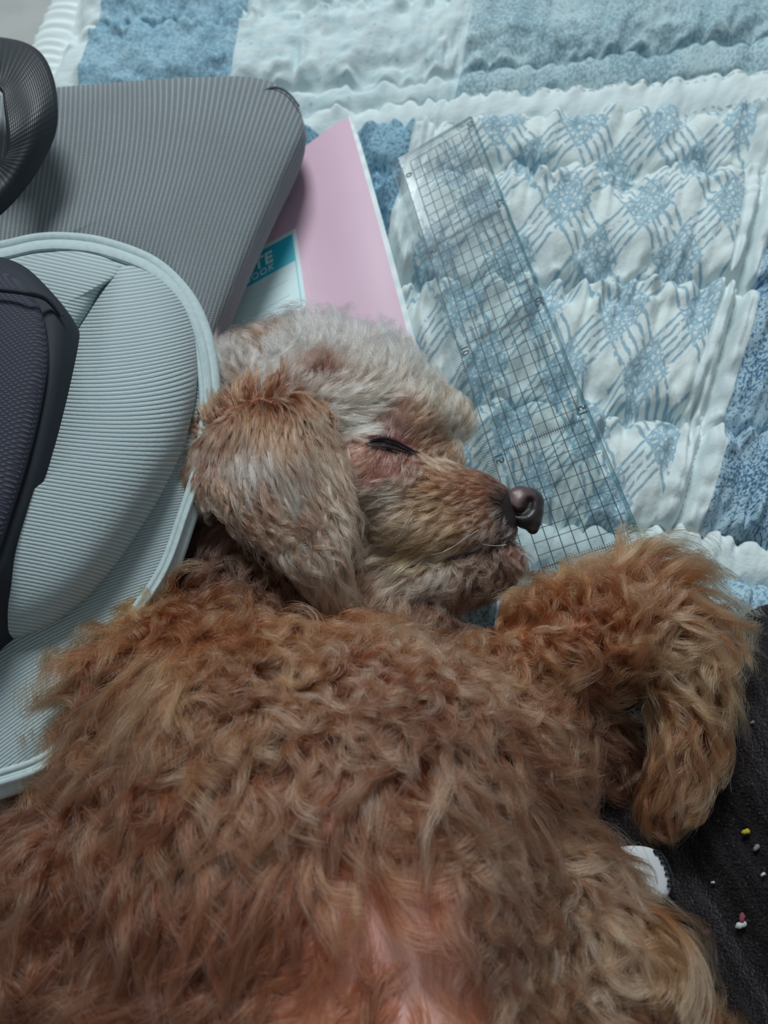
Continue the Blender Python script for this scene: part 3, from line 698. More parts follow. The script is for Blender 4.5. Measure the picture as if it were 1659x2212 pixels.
# ================================================================== DOG
def node(px, py, z, rpx): return (P(px, py, z), rpx * depth(px, py, z) / FPX)
CHAINS = [   # each chain: (px, py, height of the axis, radius in px); tapering, joined into one skin
    # skull, brow, ear base, back of the head
    [(735, 925, .040, 150), (800, 900, .040, 132), (880, 900, .038, 95)],
    [(620, 950, .040, 140), (700, 930, .040, 150)],
    [(790, 955, .044, 108), (870, 975, .044, 84), (930, 1000, .040, 66)],
    [(700, 1060, .038, 130), (720, 1150, .034, 110)],
    [(560, 860, .026, 120), (680, 840, .028, 130), (800, 850, .030, 110)],
    [(880, 905, .052, 72), (925, 905, .044, 66), (962, 915, .034, 50)],
    # cheek and muzzle
    [(790, 1040, .046, 118), (860, 1075, .045, 98), (940, 1085, .045, 88), (1020, 1092, .045, 72), (1076, 1098, .0452, 46), (1100, 1100, .0440, 30)],
    [(860, 1130, .046, 78), (940, 1145, .046, 66), (1020, 1138, .046, 56), (1084, 1130, .0445, 38)],
    # jaw and chin
    [(760, 1190, .036, 86), (860, 1240, .038, 64), (960, 1256, .039, 58), (1045, 1240, .040, 52), (1092, 1218, .040, 42)],
    # neck
    [(600, 1040, .036, 140), (560, 1180, .030, 150), (550, 1370, .034, 165)],
    [(760, 1190, .028, 100), (760, 1330, .030, 120), (900, 1400, .030, 110)],
    # chest, ribs and flank
    [(420, 1490, .044, 195), (620, 1565, .048, 215), (850, 1595, .046, 195), (1020, 1560, .044, 150), (1120, 1480, .042, 110)],
    [(370, 1550, .044, 205), (600, 1610, .051, 250), (840, 1640, .052, 240), (1040, 1610, .046, 175)],
    [(325, 1790, .042, 212), (560, 1820, .054, 310), (840, 1820, .057, 315), (1010, 1780, .049, 180)],
    [(220, 2150, .041, 285), (560, 2200, .053, 365), (880, 2200, .055, 345)],
    [(340, 1640, .042, 192), (560, 1680, .052, 290), (820, 1700, .055, 300), (1040, 1660, .048, 210)],
    [(268, 1950, .042, 252), (560, 1980, .055, 330), (860, 1960, .058, 330), (990, 1900, .050, 165)],
    [(200, 2350, .040, 300), (560, 2450, .050, 400), (900, 2450, .050, 360)],
    [(500, 2900, .045, 380), (800, 2900, .045, 380)],
    # upper front leg with the hanging paw
    [(1060, 1520, .046, 120), (1180, 1430, .050, 105), (1290, 1370, .052, 98), (1400, 1345, .052, 92), (1462, 1400, .052, 80), (1482, 1500, .052, 58), (1482, 1600, .050, 50), (1462, 1690, .048, 44), (1440, 1740, .046, 34)],
    [(1080, 1600, .044, 130), (1210, 1600, .036, 112), (1290, 1670, .028, 92)],
    # lower front leg
    [(1060, 1760, .050, 150), (1180, 1860, .056, 105), (1262, 1950, .058, 92), (1300, 2060, .058, 110), (1290, 2220, .056, 130), (1250, 2450, .050, 150)],
    [(1300, 2080, .054, 80), (1400, 2190, .050, 70), (1480, 2300, .046, 60)],
]
def body_mesh():
    bm = bmesh.new()
    def ball(c, r):
        g = bmesh.ops.create_icosphere(bm, subdivisions=3, radius=float(r)); bmesh.ops.translate(bm, verts=g['verts'], vec=Vector([float(x) for x in c]))
    for ch in CHAINS:
        ns = [node(*q) for q in ch]
        for (p0, r0), (p1, r1) in zip(ns, ns[1:]):
            L = np.linalg.norm(p1 - p0); k = max(1, int(L / (.30 * min(r0, r1))))
            for i in range(k + 1): t = i / k; ball(p0 + (p1 - p0) * t, r0 + (r1 - r0) * t)
    me = bpy.data.meshes.new('body'); bm.to_mesh(me); bm.free()
    o = bpy.data.objects.new('tmp', me); COL.objects.link(o)
    m = o.modifiers.new('r', 'REMESH'); m.mode = 'VOXEL'; m.voxel_size = .0016; m.adaptivity = 0
    s = o.modifiers.new('s', 'SMOOTH'); s.factor = .5; s.iterations = 14
    dg = bpy.context.evaluated_depsgraph_get(); me2 = bpy.data.meshes.new_from_object(o.evaluated_get(dg)); me2.name = 'body'
    bpy.data.objects.remove(o); return me2
def arrays(me):
    nv = len(me.vertices); co = np.empty(nv * 3, np.float32); me.vertices.foreach_get('co', co); co = co.reshape(-1, 3).astype(float)
    me.calc_loop_triangles(); nt = len(me.loop_triangles); tr = np.empty(nt * 3, np.int32); me.loop_triangles.foreach_get('vertices', tr)
    return co, tr.reshape(-1, 3)
def ear_mesh():
    out = [(448, 905), (500, 868), (575, 845), (650, 842), (700, 872), (722, 930), (742, 1000), (758, 1070), (756, 1160), (724, 1232), (660, 1228), (590, 1178), (518, 1124), (448, 1084), (392, 1052), (376, 990), (398, 932)]
    n = 90; o = spline(out, n, True); c = np.array((590., 1010.))
    V = []
    def zc(x, y): return .0665 + .004 * np.exp(-(((x - 600) / 150) ** 2 + ((y - 960) / 150) ** 2)) - .006 * np.clip((900 - y) / 60, 0, 1) - .003 * np.clip((460 - x) / 70, 0, 1) + .0015 * np.sin(x / 40.0)
    levels = [(s, -1) for s in (.02, .5, .85)] + [(1.0, 0)] + [(s, 1) for s in (.97, .9, .8, .68, .55, .42, .3, .18, .02)]
    for s, side in levels:
        q = c + (o - c) * s; th = .0026 * (1 - s ** 3) ** .5
        V.append(P(q[:, 0], q[:, 1], zc(q[:, 0], q[:, 1]) + side * th))
    m = len(V); V = np.vstack(V)
    F = [(i * n + k, i * n + (k + 1) % n, (i + 1) * n + (k + 1) % n, (i + 1) * n + k) for i in range(m - 1) for k in range(n)]
    F.append(tuple(range((m - 1) * n, m * n))); F.append(tuple(range(n))[::-1])
    return V, [q[::-1] for q in F]
# groom tables: px, py, dx, dy (hair direction in the photograph), length mm, lift deg, wave, waves, frizz mm, root colour, tip colour, density
BODY_G = [
 # crown and topknot: cream
 (520, 800, -.5, -1, 11, 40, .7, .8, .5, (176, 150, 134), (214, 202, 192), 1), (600, 760, .1, -1, 12, 40, .9, .9, .5, (176, 158, 146), (216, 208, 200), 1),
 (690, 770, .3, -1, 12, 42, .9, .9, .5, (176, 160, 148), (218, 210, 202), 1.1), (780, 800, .5, -.8, 12, 42, .8, .9, .5, (182, 164, 148), (220, 212, 202), 1.1),
 (870, 840, .6, -.8, 11, 42, .7, .8, .4, (180, 158, 138), (216, 202, 186), 1.1), (940, 880, .5, -.9, 9, 45, .5, .7, .4, (176, 150, 124), (208, 190, 168), 1.1),
 (700, 850, .5, -.5, 11, 35, 1.0, 1, .5, (176, 156, 138), (214, 202, 190), 1), (780, 870, .9, -.3, 10, 30, .8, .8, .4, (184, 166, 144), (218, 206, 188), 1.1),
 (760, 930, 1, -.1, 9, 22, .4, .6, .3, (196, 178, 152), (224, 212, 192), 1.1), (980, 930, .4, -.9, 7, 40, .4, .7, .3, (166, 132, 104), (200, 176, 150), 1),
 (575, 722, -.5, -1, 14, 55, .5, .7, .5, (150, 110, 86), (184, 146, 120), 1.1), (548, 740, -1, -.4, 12, 50, .5, .7, .5, (128, 84, 62), (168, 124, 98), 1.1), (620, 790, .1, -1, 14, 45, .9, .9, .6, (180, 166, 154), (220, 212, 204), 1.1), (515, 785, -.5, -1, 14, 45, .9, .9, .6, (176, 160, 148), (214, 204, 196), 1.1),
 (692, 822, .1, -1, 12, 55, .5, .7, .5, (104, 72, 60), (140, 100, 84), 1.1), (640, 750, .1, -1, 16, 50, .9, .9, .6, (182, 168, 156), (222, 214, 206), 1.1), (740, 745, .2, -1, 16, 50, .9, .9, .6, (182, 168, 156), (222, 214, 206), 1.1), (830, 785, .5, -1, 15, 48, .8, .9, .6, (182, 166, 150), (222, 214, 204), 1.1),
 # round the eye
 (800, 925, .5, -.8, 4.5, 24, .2, .5, .1, (156, 120, 108), (196, 172, 156), .9), (850, 925, .4, -1, 4.5, 24, .2, .5, .1, (146, 104, 98), (196, 166, 146), .9),
 (900, 935, .7, -.8, 5, 24, .2, .5, .1, (160, 110, 84), (200, 164, 132), 1), (930, 965, .9, -.5, 5, 24, .3, .5, .2, (160, 108, 78), (200, 164, 132), 1),
 (780, 975, -.9, .5, 6, 16, .3, .5, .15, (142, 88, 76), (184, 138, 116), 1), (830, 1005, -.5, .8, 5, 16, .5, .6, .2, (146, 84, 76), (190, 144, 124), 1), (890, 1000, -.2, .9, 5, 22, .8, .8, .3, (158, 104, 92), (212, 186, 168), 1),
 (760, 1015, -.9, .3, 8, 16, .4, .6, .2, (150, 104, 86), (196, 160, 134), 1),
 # muzzle top and side
 (960, 1010, -.9, -.3, 6, 14, .3, .5, .15, (166, 124, 92), (200, 168, 136), 1.1), (1020, 1040, -1, -.15, 5, 12, .25, .5, .15, (134, 90, 66), (170, 126, 94), 1.2), (1070, 1060, -1, -.1, 4, 10, .2, .5, .1, (100, 70, 60), (126, 94, 78), 1.2),
 (930, 1060, -1, .05, 7, 12, .4, .6, .2, (152, 104, 72), (190, 146, 106), 1.1), (860, 1060, -1, .15, 9, 14, .5, .6, .3, (168, 134, 110), (206, 182, 156), 1.1), (800, 1090, -.9, .4, 11, 16, .5, .7, .4, (168, 132, 102), (204, 180, 150), 1.1),
 (1040, 1100, -1, .25, 5, 10, .3, .5, .15, (118, 80, 62), (150, 112, 86), 1.2), (960, 1110, -1, .3, 8, 14, .5, .7, .3, (152, 106, 74), (190, 148, 108), 1.1), (880, 1130, -.9, .5, 10, 16, .6, .8, .4, (160, 118, 88), (200, 166, 132), 1.1),
 (820, 1160, -.7, .7, 12, 18, .6, .8, .4, (160, 126, 98), (206, 184, 160), 1.1),
 (1100, 1130, -.7, .7, 5, 16, .3, .5, .2, (96, 78, 72), (150, 132, 122), 1.1), (1060, 1150, -.8, .7, 7, 20, .5, .6, .3, (126, 100, 86), (188, 168, 150), 1.1), (980, 1170, -.9, .5, 9, 20, .6, .8, .4, (160, 114, 76), (200, 158, 116), 1.1),
 (910, 1185, -.9, .5, 11, 20, .6, .8, .4, (166, 114, 72), (200, 154, 106), 1.1),
 # chin and jaw
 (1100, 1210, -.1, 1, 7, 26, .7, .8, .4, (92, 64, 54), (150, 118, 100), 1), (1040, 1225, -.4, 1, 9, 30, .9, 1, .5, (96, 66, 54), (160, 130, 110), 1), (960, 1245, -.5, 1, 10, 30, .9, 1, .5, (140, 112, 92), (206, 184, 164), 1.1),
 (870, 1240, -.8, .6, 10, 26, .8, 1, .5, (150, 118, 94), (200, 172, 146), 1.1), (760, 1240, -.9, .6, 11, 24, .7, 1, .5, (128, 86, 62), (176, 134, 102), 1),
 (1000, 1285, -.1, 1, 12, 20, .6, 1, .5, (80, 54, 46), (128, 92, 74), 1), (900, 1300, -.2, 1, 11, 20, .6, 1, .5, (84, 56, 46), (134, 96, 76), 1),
 # neck: dark brown hair, darkened further to paint in the shade below the ear
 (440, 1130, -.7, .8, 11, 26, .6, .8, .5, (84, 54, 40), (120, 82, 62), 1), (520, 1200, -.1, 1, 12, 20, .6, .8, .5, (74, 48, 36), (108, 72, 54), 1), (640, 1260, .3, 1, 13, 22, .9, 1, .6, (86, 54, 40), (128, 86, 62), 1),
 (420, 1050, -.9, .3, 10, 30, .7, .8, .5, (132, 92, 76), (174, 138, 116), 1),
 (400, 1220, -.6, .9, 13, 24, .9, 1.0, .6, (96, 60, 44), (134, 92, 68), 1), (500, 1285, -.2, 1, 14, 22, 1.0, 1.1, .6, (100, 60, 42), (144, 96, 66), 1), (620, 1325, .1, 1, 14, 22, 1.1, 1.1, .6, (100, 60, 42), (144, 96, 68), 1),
 # shoulders and chest: rust
 (360, 1280, -.6, .2, 19, 40, 1.2, 1.1, .9, (150, 94, 60), (188, 134, 92), 1), (260, 1400, -1, .2, 24, 38, 1.0, 1.2, 1.1, (146, 92, 60), (186, 140, 102), 1.05), (180, 1520, -1, .35, 24, 38, 1.0, 1.2, 1.1, (146, 90, 58), (186, 138, 98), 1.05),
 (450, 1320, -.3, 1, 22, 30, 1.3, 1.2, .9, (156, 94, 58), (194, 138, 94), 1), (560, 1370, -.5, 1, 24, 30, 1.8, 1.3, .9, (160, 92, 54), (202, 142, 96), 1), (720, 1370, .2, 1, 22, 28, 1.6, 1.3, .9, (152, 92, 60), (196, 142, 104), 1),
 (400, 1450, -.8, .8, 24, 26, 1.0, 1.2, .9, (158, 106, 72), (196, 152, 114), 1), (300, 1560, -.9, .6, 25, 28, 1.2, 1.4, 1.0, (158, 108, 80), (192, 150, 118), 1), (500, 1540, -.9, .5, 23, 24, 1.2, 1.3, .9, (160, 112, 82), (196, 158, 126), 1),
 (650, 1500, -.6, .7, 22, 24, 1.5, 1.4, .8, (164, 112, 82), (204, 162, 132), 1), (800, 1480, .1, 1, 20, 26, 1.7, 1.5, .8, (160, 106, 78), (208, 166, 140), 1), (930, 1450, .2, 1, 20, 28, 1.7, 1.5, .8, (156, 104, 76), (206, 166, 138), 1),
 (1050, 1400, .1, 1, 18, 30, 1.5, 1.4, .7, (150, 98, 68), (200, 158, 124), 1), (760, 1600, .3, .8, 20, 24, 1.6, 1.4, .8, (164, 112, 86), (210, 170, 146), .95), (900, 1620, .1, 1, 19, 26, 1.9, 1.6, .8, (158, 108, 84), (212, 174, 150), 1),
 (1050, 1580, .2, 1, 18, 26, 1.8, 1.5, .8, (150, 98, 70), (202, 160, 130), 1), (600, 1680, -.5, .9, 21, 22, 1.2, 1.2, .8, (158, 104, 80), (196, 150, 122), .95), (420, 1720, -.7, .8, 24, 24, 1.2, 1.3, 1.0, (148, 92, 66), (184, 136, 104), 1),
 (250, 1700, -1, .5, 26, 32, 1.3, 1.4, 1.1, (140, 88, 66), (176, 130, 104), 1.05), (120, 1800, -1, .7, 28, 34, .9, 1.2, 1.1, (138, 84, 62), (176, 130, 104), 1.05),
 (1100, 1700, .6, .5, 18, 26, 1.5, 1.4, .8, (148, 98, 72), (198, 158, 128), 1), (980, 1760, .4, 1, 18, 26, 1.8, 1.5, .8, (150, 104, 80), (204, 168, 144), 1),
 # flank and belly
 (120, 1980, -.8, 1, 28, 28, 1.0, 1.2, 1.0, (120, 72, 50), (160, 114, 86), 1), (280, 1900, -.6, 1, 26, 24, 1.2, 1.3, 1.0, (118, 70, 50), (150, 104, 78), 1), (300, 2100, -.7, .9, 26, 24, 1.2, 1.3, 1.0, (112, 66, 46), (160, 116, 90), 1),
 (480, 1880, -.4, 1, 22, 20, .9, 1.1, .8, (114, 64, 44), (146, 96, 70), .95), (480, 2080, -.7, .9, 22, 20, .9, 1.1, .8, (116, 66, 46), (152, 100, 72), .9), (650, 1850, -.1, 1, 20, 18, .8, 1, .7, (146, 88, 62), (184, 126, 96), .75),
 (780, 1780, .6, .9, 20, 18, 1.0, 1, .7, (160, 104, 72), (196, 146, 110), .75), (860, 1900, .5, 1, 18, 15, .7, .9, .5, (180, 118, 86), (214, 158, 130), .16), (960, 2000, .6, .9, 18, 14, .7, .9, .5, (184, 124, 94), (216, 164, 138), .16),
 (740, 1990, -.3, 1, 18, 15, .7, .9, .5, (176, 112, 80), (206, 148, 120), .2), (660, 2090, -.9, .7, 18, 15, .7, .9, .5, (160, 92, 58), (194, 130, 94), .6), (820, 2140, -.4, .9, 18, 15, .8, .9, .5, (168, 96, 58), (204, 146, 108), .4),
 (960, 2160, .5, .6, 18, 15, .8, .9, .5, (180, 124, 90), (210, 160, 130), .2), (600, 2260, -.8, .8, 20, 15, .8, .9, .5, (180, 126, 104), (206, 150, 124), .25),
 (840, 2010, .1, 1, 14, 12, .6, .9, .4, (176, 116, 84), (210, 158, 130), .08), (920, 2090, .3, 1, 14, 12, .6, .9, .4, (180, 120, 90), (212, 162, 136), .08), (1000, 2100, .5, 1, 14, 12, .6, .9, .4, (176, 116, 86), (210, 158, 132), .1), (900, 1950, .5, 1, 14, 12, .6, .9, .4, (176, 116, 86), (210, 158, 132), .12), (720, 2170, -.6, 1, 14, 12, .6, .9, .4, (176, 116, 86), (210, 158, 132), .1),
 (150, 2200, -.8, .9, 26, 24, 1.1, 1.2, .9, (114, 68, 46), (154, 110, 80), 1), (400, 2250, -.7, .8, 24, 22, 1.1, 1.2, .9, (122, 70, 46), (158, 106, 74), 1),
 (1060, 1980, .3, 1, 16, 22, 1.4, 1.3, .8, (128, 90, 72), (180, 144, 122), 1), (1080, 2120, .2, 1, 16, 20, 1.2, 1.2, .8, (138, 98, 78), (180, 140, 112), 1),
 # raised front leg
 (1130, 1340, .3, -.8, 20, 38, 1.2, 1.2, .8, (156, 100, 62), (194, 142, 100), 1), (1200, 1300, -.2, -1, 22, 42, 1.2, 1.2, .9, (156, 98, 58), (198, 144, 100), 1.1), (1290, 1270, .2, -1, 22, 44, 1.1, 1.1, .9, (158, 100, 60), (202, 150, 106), 1.1),
 (1390, 1255, .6, -.8, 26, 40, 1.0, 1.0, .8, (160, 104, 66), (206, 158, 118), 1.1), (1490, 1290, 1, -.1, 26, 36, .9, 1.0, .8, (160, 106, 70), (204, 158, 120), 1.1), (1540, 1380, 1, .7, 22, 32, 1.0, 1.0, .8, (160, 106, 68), (208, 164, 122), 1.1),
 (1220, 1400, .2, .8, 18, 30, 1.6, 1.4, .8, (150, 92, 60), (192, 140, 102), 1), (1330, 1370, .5, -.5, 18, 34, 1.8, 1.3, .7, (150, 92, 58), (198, 146, 106), 1), (1420, 1380, .9, .3, 20, 32, 1.8, 1.2, .6, (166, 118, 84), (218, 184, 150), 1.05),
 (1500, 1440, .7, .9, 18, 26, 1.2, 1.1, .6, (160, 110, 74), (212, 172, 132), 1.1), (1480, 1530, .1, 1, 19, 24, 1.0, 1.0, .6, (164, 102, 60), (214, 168, 124), 1.1), (1500, 1620, .3, 1, 19, 22, .8, 1.0, .5, (162, 110, 74), (220, 184, 146), 1.1),
 (1440, 1620, -.1, 1, 18, 22, .8, 1.0, .5, (140, 84, 52), (190, 136, 94), 1.1), (1450, 1720, .1, 1, 16, 18, .7, .9, .4, (136, 80, 52), (184, 128, 88), 1.1), (1500, 1690, .5, 1, 15, 28, .7, 1, .4, (150, 94, 60), (204, 156, 112), 1.1),
 (1245, 1262, .5, -1, 24, 48, .8, 1.1, .6, (166, 112, 74), (204, 160, 122), .8), (1440, 1240, .7, -1, 34, 60, .9, 1.0, .6, (166, 112, 74), (208, 166, 128), .8), (1345, 1240, -.1, -1, 28, 56, .8, 1.1, .6, (166, 112, 74), (206, 162, 124), .8),
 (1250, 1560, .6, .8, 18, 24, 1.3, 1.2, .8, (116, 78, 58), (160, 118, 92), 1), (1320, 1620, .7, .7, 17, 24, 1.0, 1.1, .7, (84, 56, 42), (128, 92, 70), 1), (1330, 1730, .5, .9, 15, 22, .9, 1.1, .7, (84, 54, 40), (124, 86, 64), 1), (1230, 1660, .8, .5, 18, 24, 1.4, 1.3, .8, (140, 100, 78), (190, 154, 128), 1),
 # lower leg
 (1200, 1760, .9, -.1, 18, 22, 1.0, 1.1, .7, (154, 108, 82), (206, 170, 140), 1.05), (1300, 1850, 1, .1, 19, 22, .9, 1.0, .6, (176, 140, 114), (222, 196, 172), 1.05), (1230, 1900, .7, .6, 16, 22, 1.2, 1.1, .6, (168, 130, 106), (214, 184, 160), 1),
 (1350, 1820, 1, .4, 26, 30, .9, 1.0, .6, (166, 122, 90), (214, 180, 148), 1.1), (1370, 1900, 1, .5, 28, 34, .8, 1.0, .6, (158, 110, 76), (208, 170, 132), 1.05), (1290, 2000, .8, .6, 18, 22, 1.2, 1.1, .7, (158, 112, 82), (208, 170, 138), 1), (1390, 2050, .9, .8, 18, 30, 1.0, 1.0, .7, (144, 94, 60), (190, 142, 100), 1),
 (1180, 2050, -.4, 1, 16, 22, 1.5, 1.3, .8, (158, 110, 82), (202, 164, 134), 1), (1300, 2120, .5, .9, 17, 20, .9, 1, .5, (180, 146, 122), (214, 190, 170), 1), (1420, 2170, 1, -.1, 26, 26, .6, .9, .6, (146, 96, 62), (196, 150, 108), 1),
 (1180, 2200, .1, 1, 17, 22, 1.3, 1.2, .8, (140, 94, 62), (190, 148, 108), 1), (1340, 2210, .9, .6, 18, 22, .9, 1, .6, (140, 88, 56), (192, 140, 100), 1),
]
EAR_G = [
 (470, 890, -.5, -.9, 13, 38, .8, .8, .4, (134, 90, 66), (176, 138, 112), 1), (510, 858, -.2, -1, 16, 40, .7, .8, .3, (128, 84, 60), (172, 132, 104), 1.1), (590, 848, .3, -1, 19, 40, .6, .7, .3, (126, 80, 56), (172, 130, 102), 1.2), (550, 880, .05, 1, 10, 18, .4, .8, .3, (132, 82, 56), (176, 128, 96), .9), (640, 860, .2, .6, 10, 24, .5, .8, .3, (136, 86, 60), (176, 130, 100), 1),
 (695, 900, .5, .8, 9, 26, 1.0, 1, .4, (124, 88, 70), (180, 146, 120), 1), (600, 910, .05, 1, 11, 14, .35, .8, .2, (146, 96, 68), (184, 140, 110), .9), (500, 930, -.35, 1, 10, 14, .35, .8, .2, (142, 98, 74), (184, 146, 120), .8),
 (460, 985, -.3, 1, 10, 12, .35, .8, .2, (170, 124, 108), (206, 184, 168), .38), (530, 985, -.1, 1, 12, 14, .4, .8, .25, (158, 120, 100), (222, 208, 196), .7), (610, 1000, .1, 1, 13, 14, .4, .8, .25, (152, 116, 96), (220, 206, 194), .95),
 (690, 1000, .3, 1, 12, 16, .5, .9, .3, (140, 106, 84), (200, 172, 148), 1), (430, 1020, -.5, .9, 9, 20, .5, .8, .3, (140, 100, 80), (184, 148, 124), 1), (480, 1060, .3, 1, 10, 16, .9, 1, .3, (148, 104, 78), (212, 180, 150), 1),
 (560, 1070, .3, 1, 13, 14, .5, .9, .3, (136, 96, 76), (180, 142, 116), 1), (640, 1080, .45, 1, 14, 13, .5, .9, .3, (138, 100, 80), (190, 156, 132), 1), (720, 1080, .3, 1, 13, 15, .6, .9, .3, (144, 108, 86), (208, 180, 154), 1),
 (560, 1130, .5, .9, 12, 18, .9, 1, .3, (144, 102, 78), (212, 178, 148), 1), (640, 1170, .4, 1, 13, 15, .6, 1, .3, (144, 106, 84), (210, 186, 164), 1), (700, 1180, .2, 1, 15, 14, .5, 1, .3, (150, 114, 92), (220, 202, 184), 1), (740, 1150, .1, 1, 14, 14, .5, 1, .3, (146, 108, 84), (208, 180, 154), 1),
]
def make_fur(name, me, table, z_guess, n_clump, n_hair, parent, mat, seed, label, mask=None, radius=.000055, K=11, clump=(.25, .8), swn=.42, tint_root=(1, 1, 1), tint_tip=(1, 1, 1)):
    rg = np.random.default_rng(seed)
    co, tr = arrays(me)
    bvh = BVHTree.FromPolygons([Vector(c) for c in co], [tuple(map(int, t)) for t in tr])
    cen = co[tr].mean(1); e1 = co[tr[:, 1]] - co[tr[:, 0]]; e2 = co[tr[:, 2]] - co[tr[:, 0]]; nr = np.cross(e1, e2); ar = np.linalg.norm(nr, axis=1) / 2; nr /= (2 * ar[:, None] + 1e-12)
    # control points on the surface
    ctl, cd = [], []
    C0 = Vector((0, 0, CAM_H))
    for g in table:
        d = Vector(ray(g[0], g[1])).normalized(); h = bvh.ray_cast(C0, d)
        p = np.array(h[0]) if h[0] is not None else P(g[0], g[1], z_guess)
        z = p[2]; a = P(g[0], g[1], z); b = P(g[0] + g[2] * 8, g[1] + g[3] * 8, z); v = b - a; v /= np.linalg.norm(v)
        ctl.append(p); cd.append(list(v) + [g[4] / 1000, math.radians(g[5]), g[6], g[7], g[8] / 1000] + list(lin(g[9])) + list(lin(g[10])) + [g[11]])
    ctl = np.array(ctl); cd = np.array(cd)
    def F(p):
        out = np.empty((len(p), cd.shape[1]))
        for i in range(0, len(p), 40000):
            d2 = ((p[i:i + 40000, None] - ctl[None]) ** 2).sum(2) + 4e-6; w = d2 ** -2.8; w /= w.sum(1)[:, None]; out[i:i + 40000] = w @ cd
        return out
    # sample roots
    vd = np.array([0, 0, CAM_H]) - cen; vd /= np.linalg.norm(vd, axis=1)[:, None]; fac = (nr * vd).sum(1)
    pc = cen - np.array([0, 0, CAM_H]); fwd = np.array([0, ST, -CT]); upv = np.array([0, CT, ST]); Z = pc @ fwd
    px = 829.5 + FPX * pc[:, 0] / Z; py = 1106 - FPX * (pc @ upv) / Z
    w = ar * (fac > -.45) * (Z > .03) * (px > -260) * (px < 1900) * (py < 2560) * (cen[:, 2] > .004)
    w = w * (1.0 / np.maximum(Z, .05)) ** .8 * F(cen)[:, 14]
    if mask is not None: w = w * mask(px, py, cen)
    cdf = np.cumsum(w); cdf /= cdf[-1]
    def sample(n):
        t = np.searchsorted(cdf, rg.random(n)); u = rg.random((n, 2)); s = u.sum(1) > 1; u[s] = 1 - u[s]
        p = co[tr[t, 0]] + u[:, :1] * e1[t] + u[:, 1:] * e2[t]; return p, nr[t]
    # guide locks
    gp, gn = sample(n_clump); fg = F(gp); ng = len(gp)
    T0 = fg[:, :3] + .0
    sw = .5 * vnoise(gp[:, 0] * 55 + 5, gp[:, 1] * 55, seed) + swn * rg.normal(size=ng)
    amod = np.clip(.75 + .75 * vnoise(gp[:, 0] * 38 + 3, gp[:, 1] * 38, seed + 2), .15, 1.5)
    wavy = np.clip(fg[:, 5], 0, 2)
    sw *= .35 + .65 * np.clip(wavy, 0, 1.5)
    ln = fg[:, 3] * rg.uniform(.65, 1.35, ng) * (1 + .22 * vnoise(gp[:, 0] * 90, gp[:, 1] * 90, seed + 6)); A = fg[:, 5] * rg.uniform(.5, 1.3, ng) * amod; fq = fg[:, 6] * rg.uniform(.7, 1.25, ng); ph = rg.uniform(0, 2 * np.pi, ng) 
    curl = np.sign(vnoise(gp[:, 0] * 60, gp[:, 1] * 60 + 4, seed + 3) + .35 * rg.normal(size=ng)) * wavy * rg.uniform(.0, 1.5, ng) * amod
    lift = fg[:, 4] * rg.uniform(.6, 1.4, ng)
    pts = np.empty((ng, K, 3)); pts[:, 0] = gp; N = gn.copy()
    cur = gp.copy(); step = ln / (K - 1)
    for k in range(1, K):
        s = k / (K - 1)
        t = T0 - N * (T0 * N).sum(1)[:, None]; t /= np.linalg.norm(t, axis=1)[:, None] + 1e-9; b = np.cross(N, t)
        th = sw + A * .75 * np.sin(2 * np.pi * fq * s + ph) + curl * s
        el = lift * (1.25 - 1.5 * s) + .35 * A * np.sin(2 * np.pi * fq * s + ph + 1.3)
        d = (t * np.cos(th)[:, None] + b * np.sin(th)[:, None]) * np.cos(el)[:, None] + N * np.sin(el)[:, None]
        cur = cur + d * step[:, None]
        for i in range(ng):
            h = bvh.find_nearest(Vector(cur[i]))
            if h[0] is None: continue
            q = np.array(h[0]); n_ = np.array(h[1]); dist = float((cur[i] - q) @ n_)
            N[i] = .6 * N[i] + .4 * n_
            if dist < .0006: cur[i] = q + n_ * .0006
        N /= np.linalg.norm(N, axis=1)[:, None] + 1e-9
        pts[:, k] = cur
    # hairs gather round the locks
    hp, hn = sample(n_hair); fh = F(hp)
    kd = KDTree(ng)
    for i in range(ng): kd.insert(Vector(gp[i]), i)
    kd.balance()
    gi = np.array([kd.find(Vector(p))[1] for p in hp])
    stray = rg.random(n_hair) < .07
    s = np.linspace(0, 1, K)[None, :, None]
    rel = pts[gi] - gp[gi][:, None]; off = hp - gp[gi]
    cl = (rg.uniform(clump[0], clump[1], n_hair) * (1 - .75 * stray))[:, None, None]
    H = hp[:, None] + rel * rg.uniform(.82, 1.12, n_hair)[:, None, None] - off[:, None] * cl * s ** .8
    fz = fh[:, 7] * (1 + 1.6 * stray) * .55
    a1 = rg.normal(size=(n_hair, 1, 3)); a2 = rg.normal(size=(n_hair, 1, 3)); p1 = rg.uniform(0, 6.28, (n_hair, 1, 1)); f1 = rg.uniform(.8, 2.2, (n_hair, 1, 1))
    H += (a1 * np.sin(2 * np.pi * f1 * s + p1) - a1 * np.sin(p1) + a2 * (s ** 1.5) * .7) * fz[:, None, None] * np.minimum(1, s * 2)
    # colours
    cvar = rg.normal(size=ng) * .18 + .10 * vnoise(gp[:, 0] * 55, gp[:, 1] * 55, seed + 5)
    mixv = np.clip(.5 + .9 * vnoise(gp[:, 0] * 120 + 9, gp[:, 1] * 120, seed + 8) * .5 + .34 * rg.normal(size=ng), 0, 1)
    root = fh[:, 8:11] * np.array(tint_root); tip = fh[:, 11:14] * np.array(tint_tip)
    bright = np.exp(cvar[gi] + rg.normal(size=n_hair) * .16)
    light = (rg.random(n_hair) < .07)
    tt = np.linspace(0, 1, K)[None, :] ** 1.3 * .85 - .06 + (mixv[gi][:, None] - .5) * .8 + light[:, None] * .5
    tt = np.clip(tt, 0, 1.3)[..., None]
    colr = (root[:, None] * (1 - tt) + tip[:, None] * tt) * bright[:, None, None]
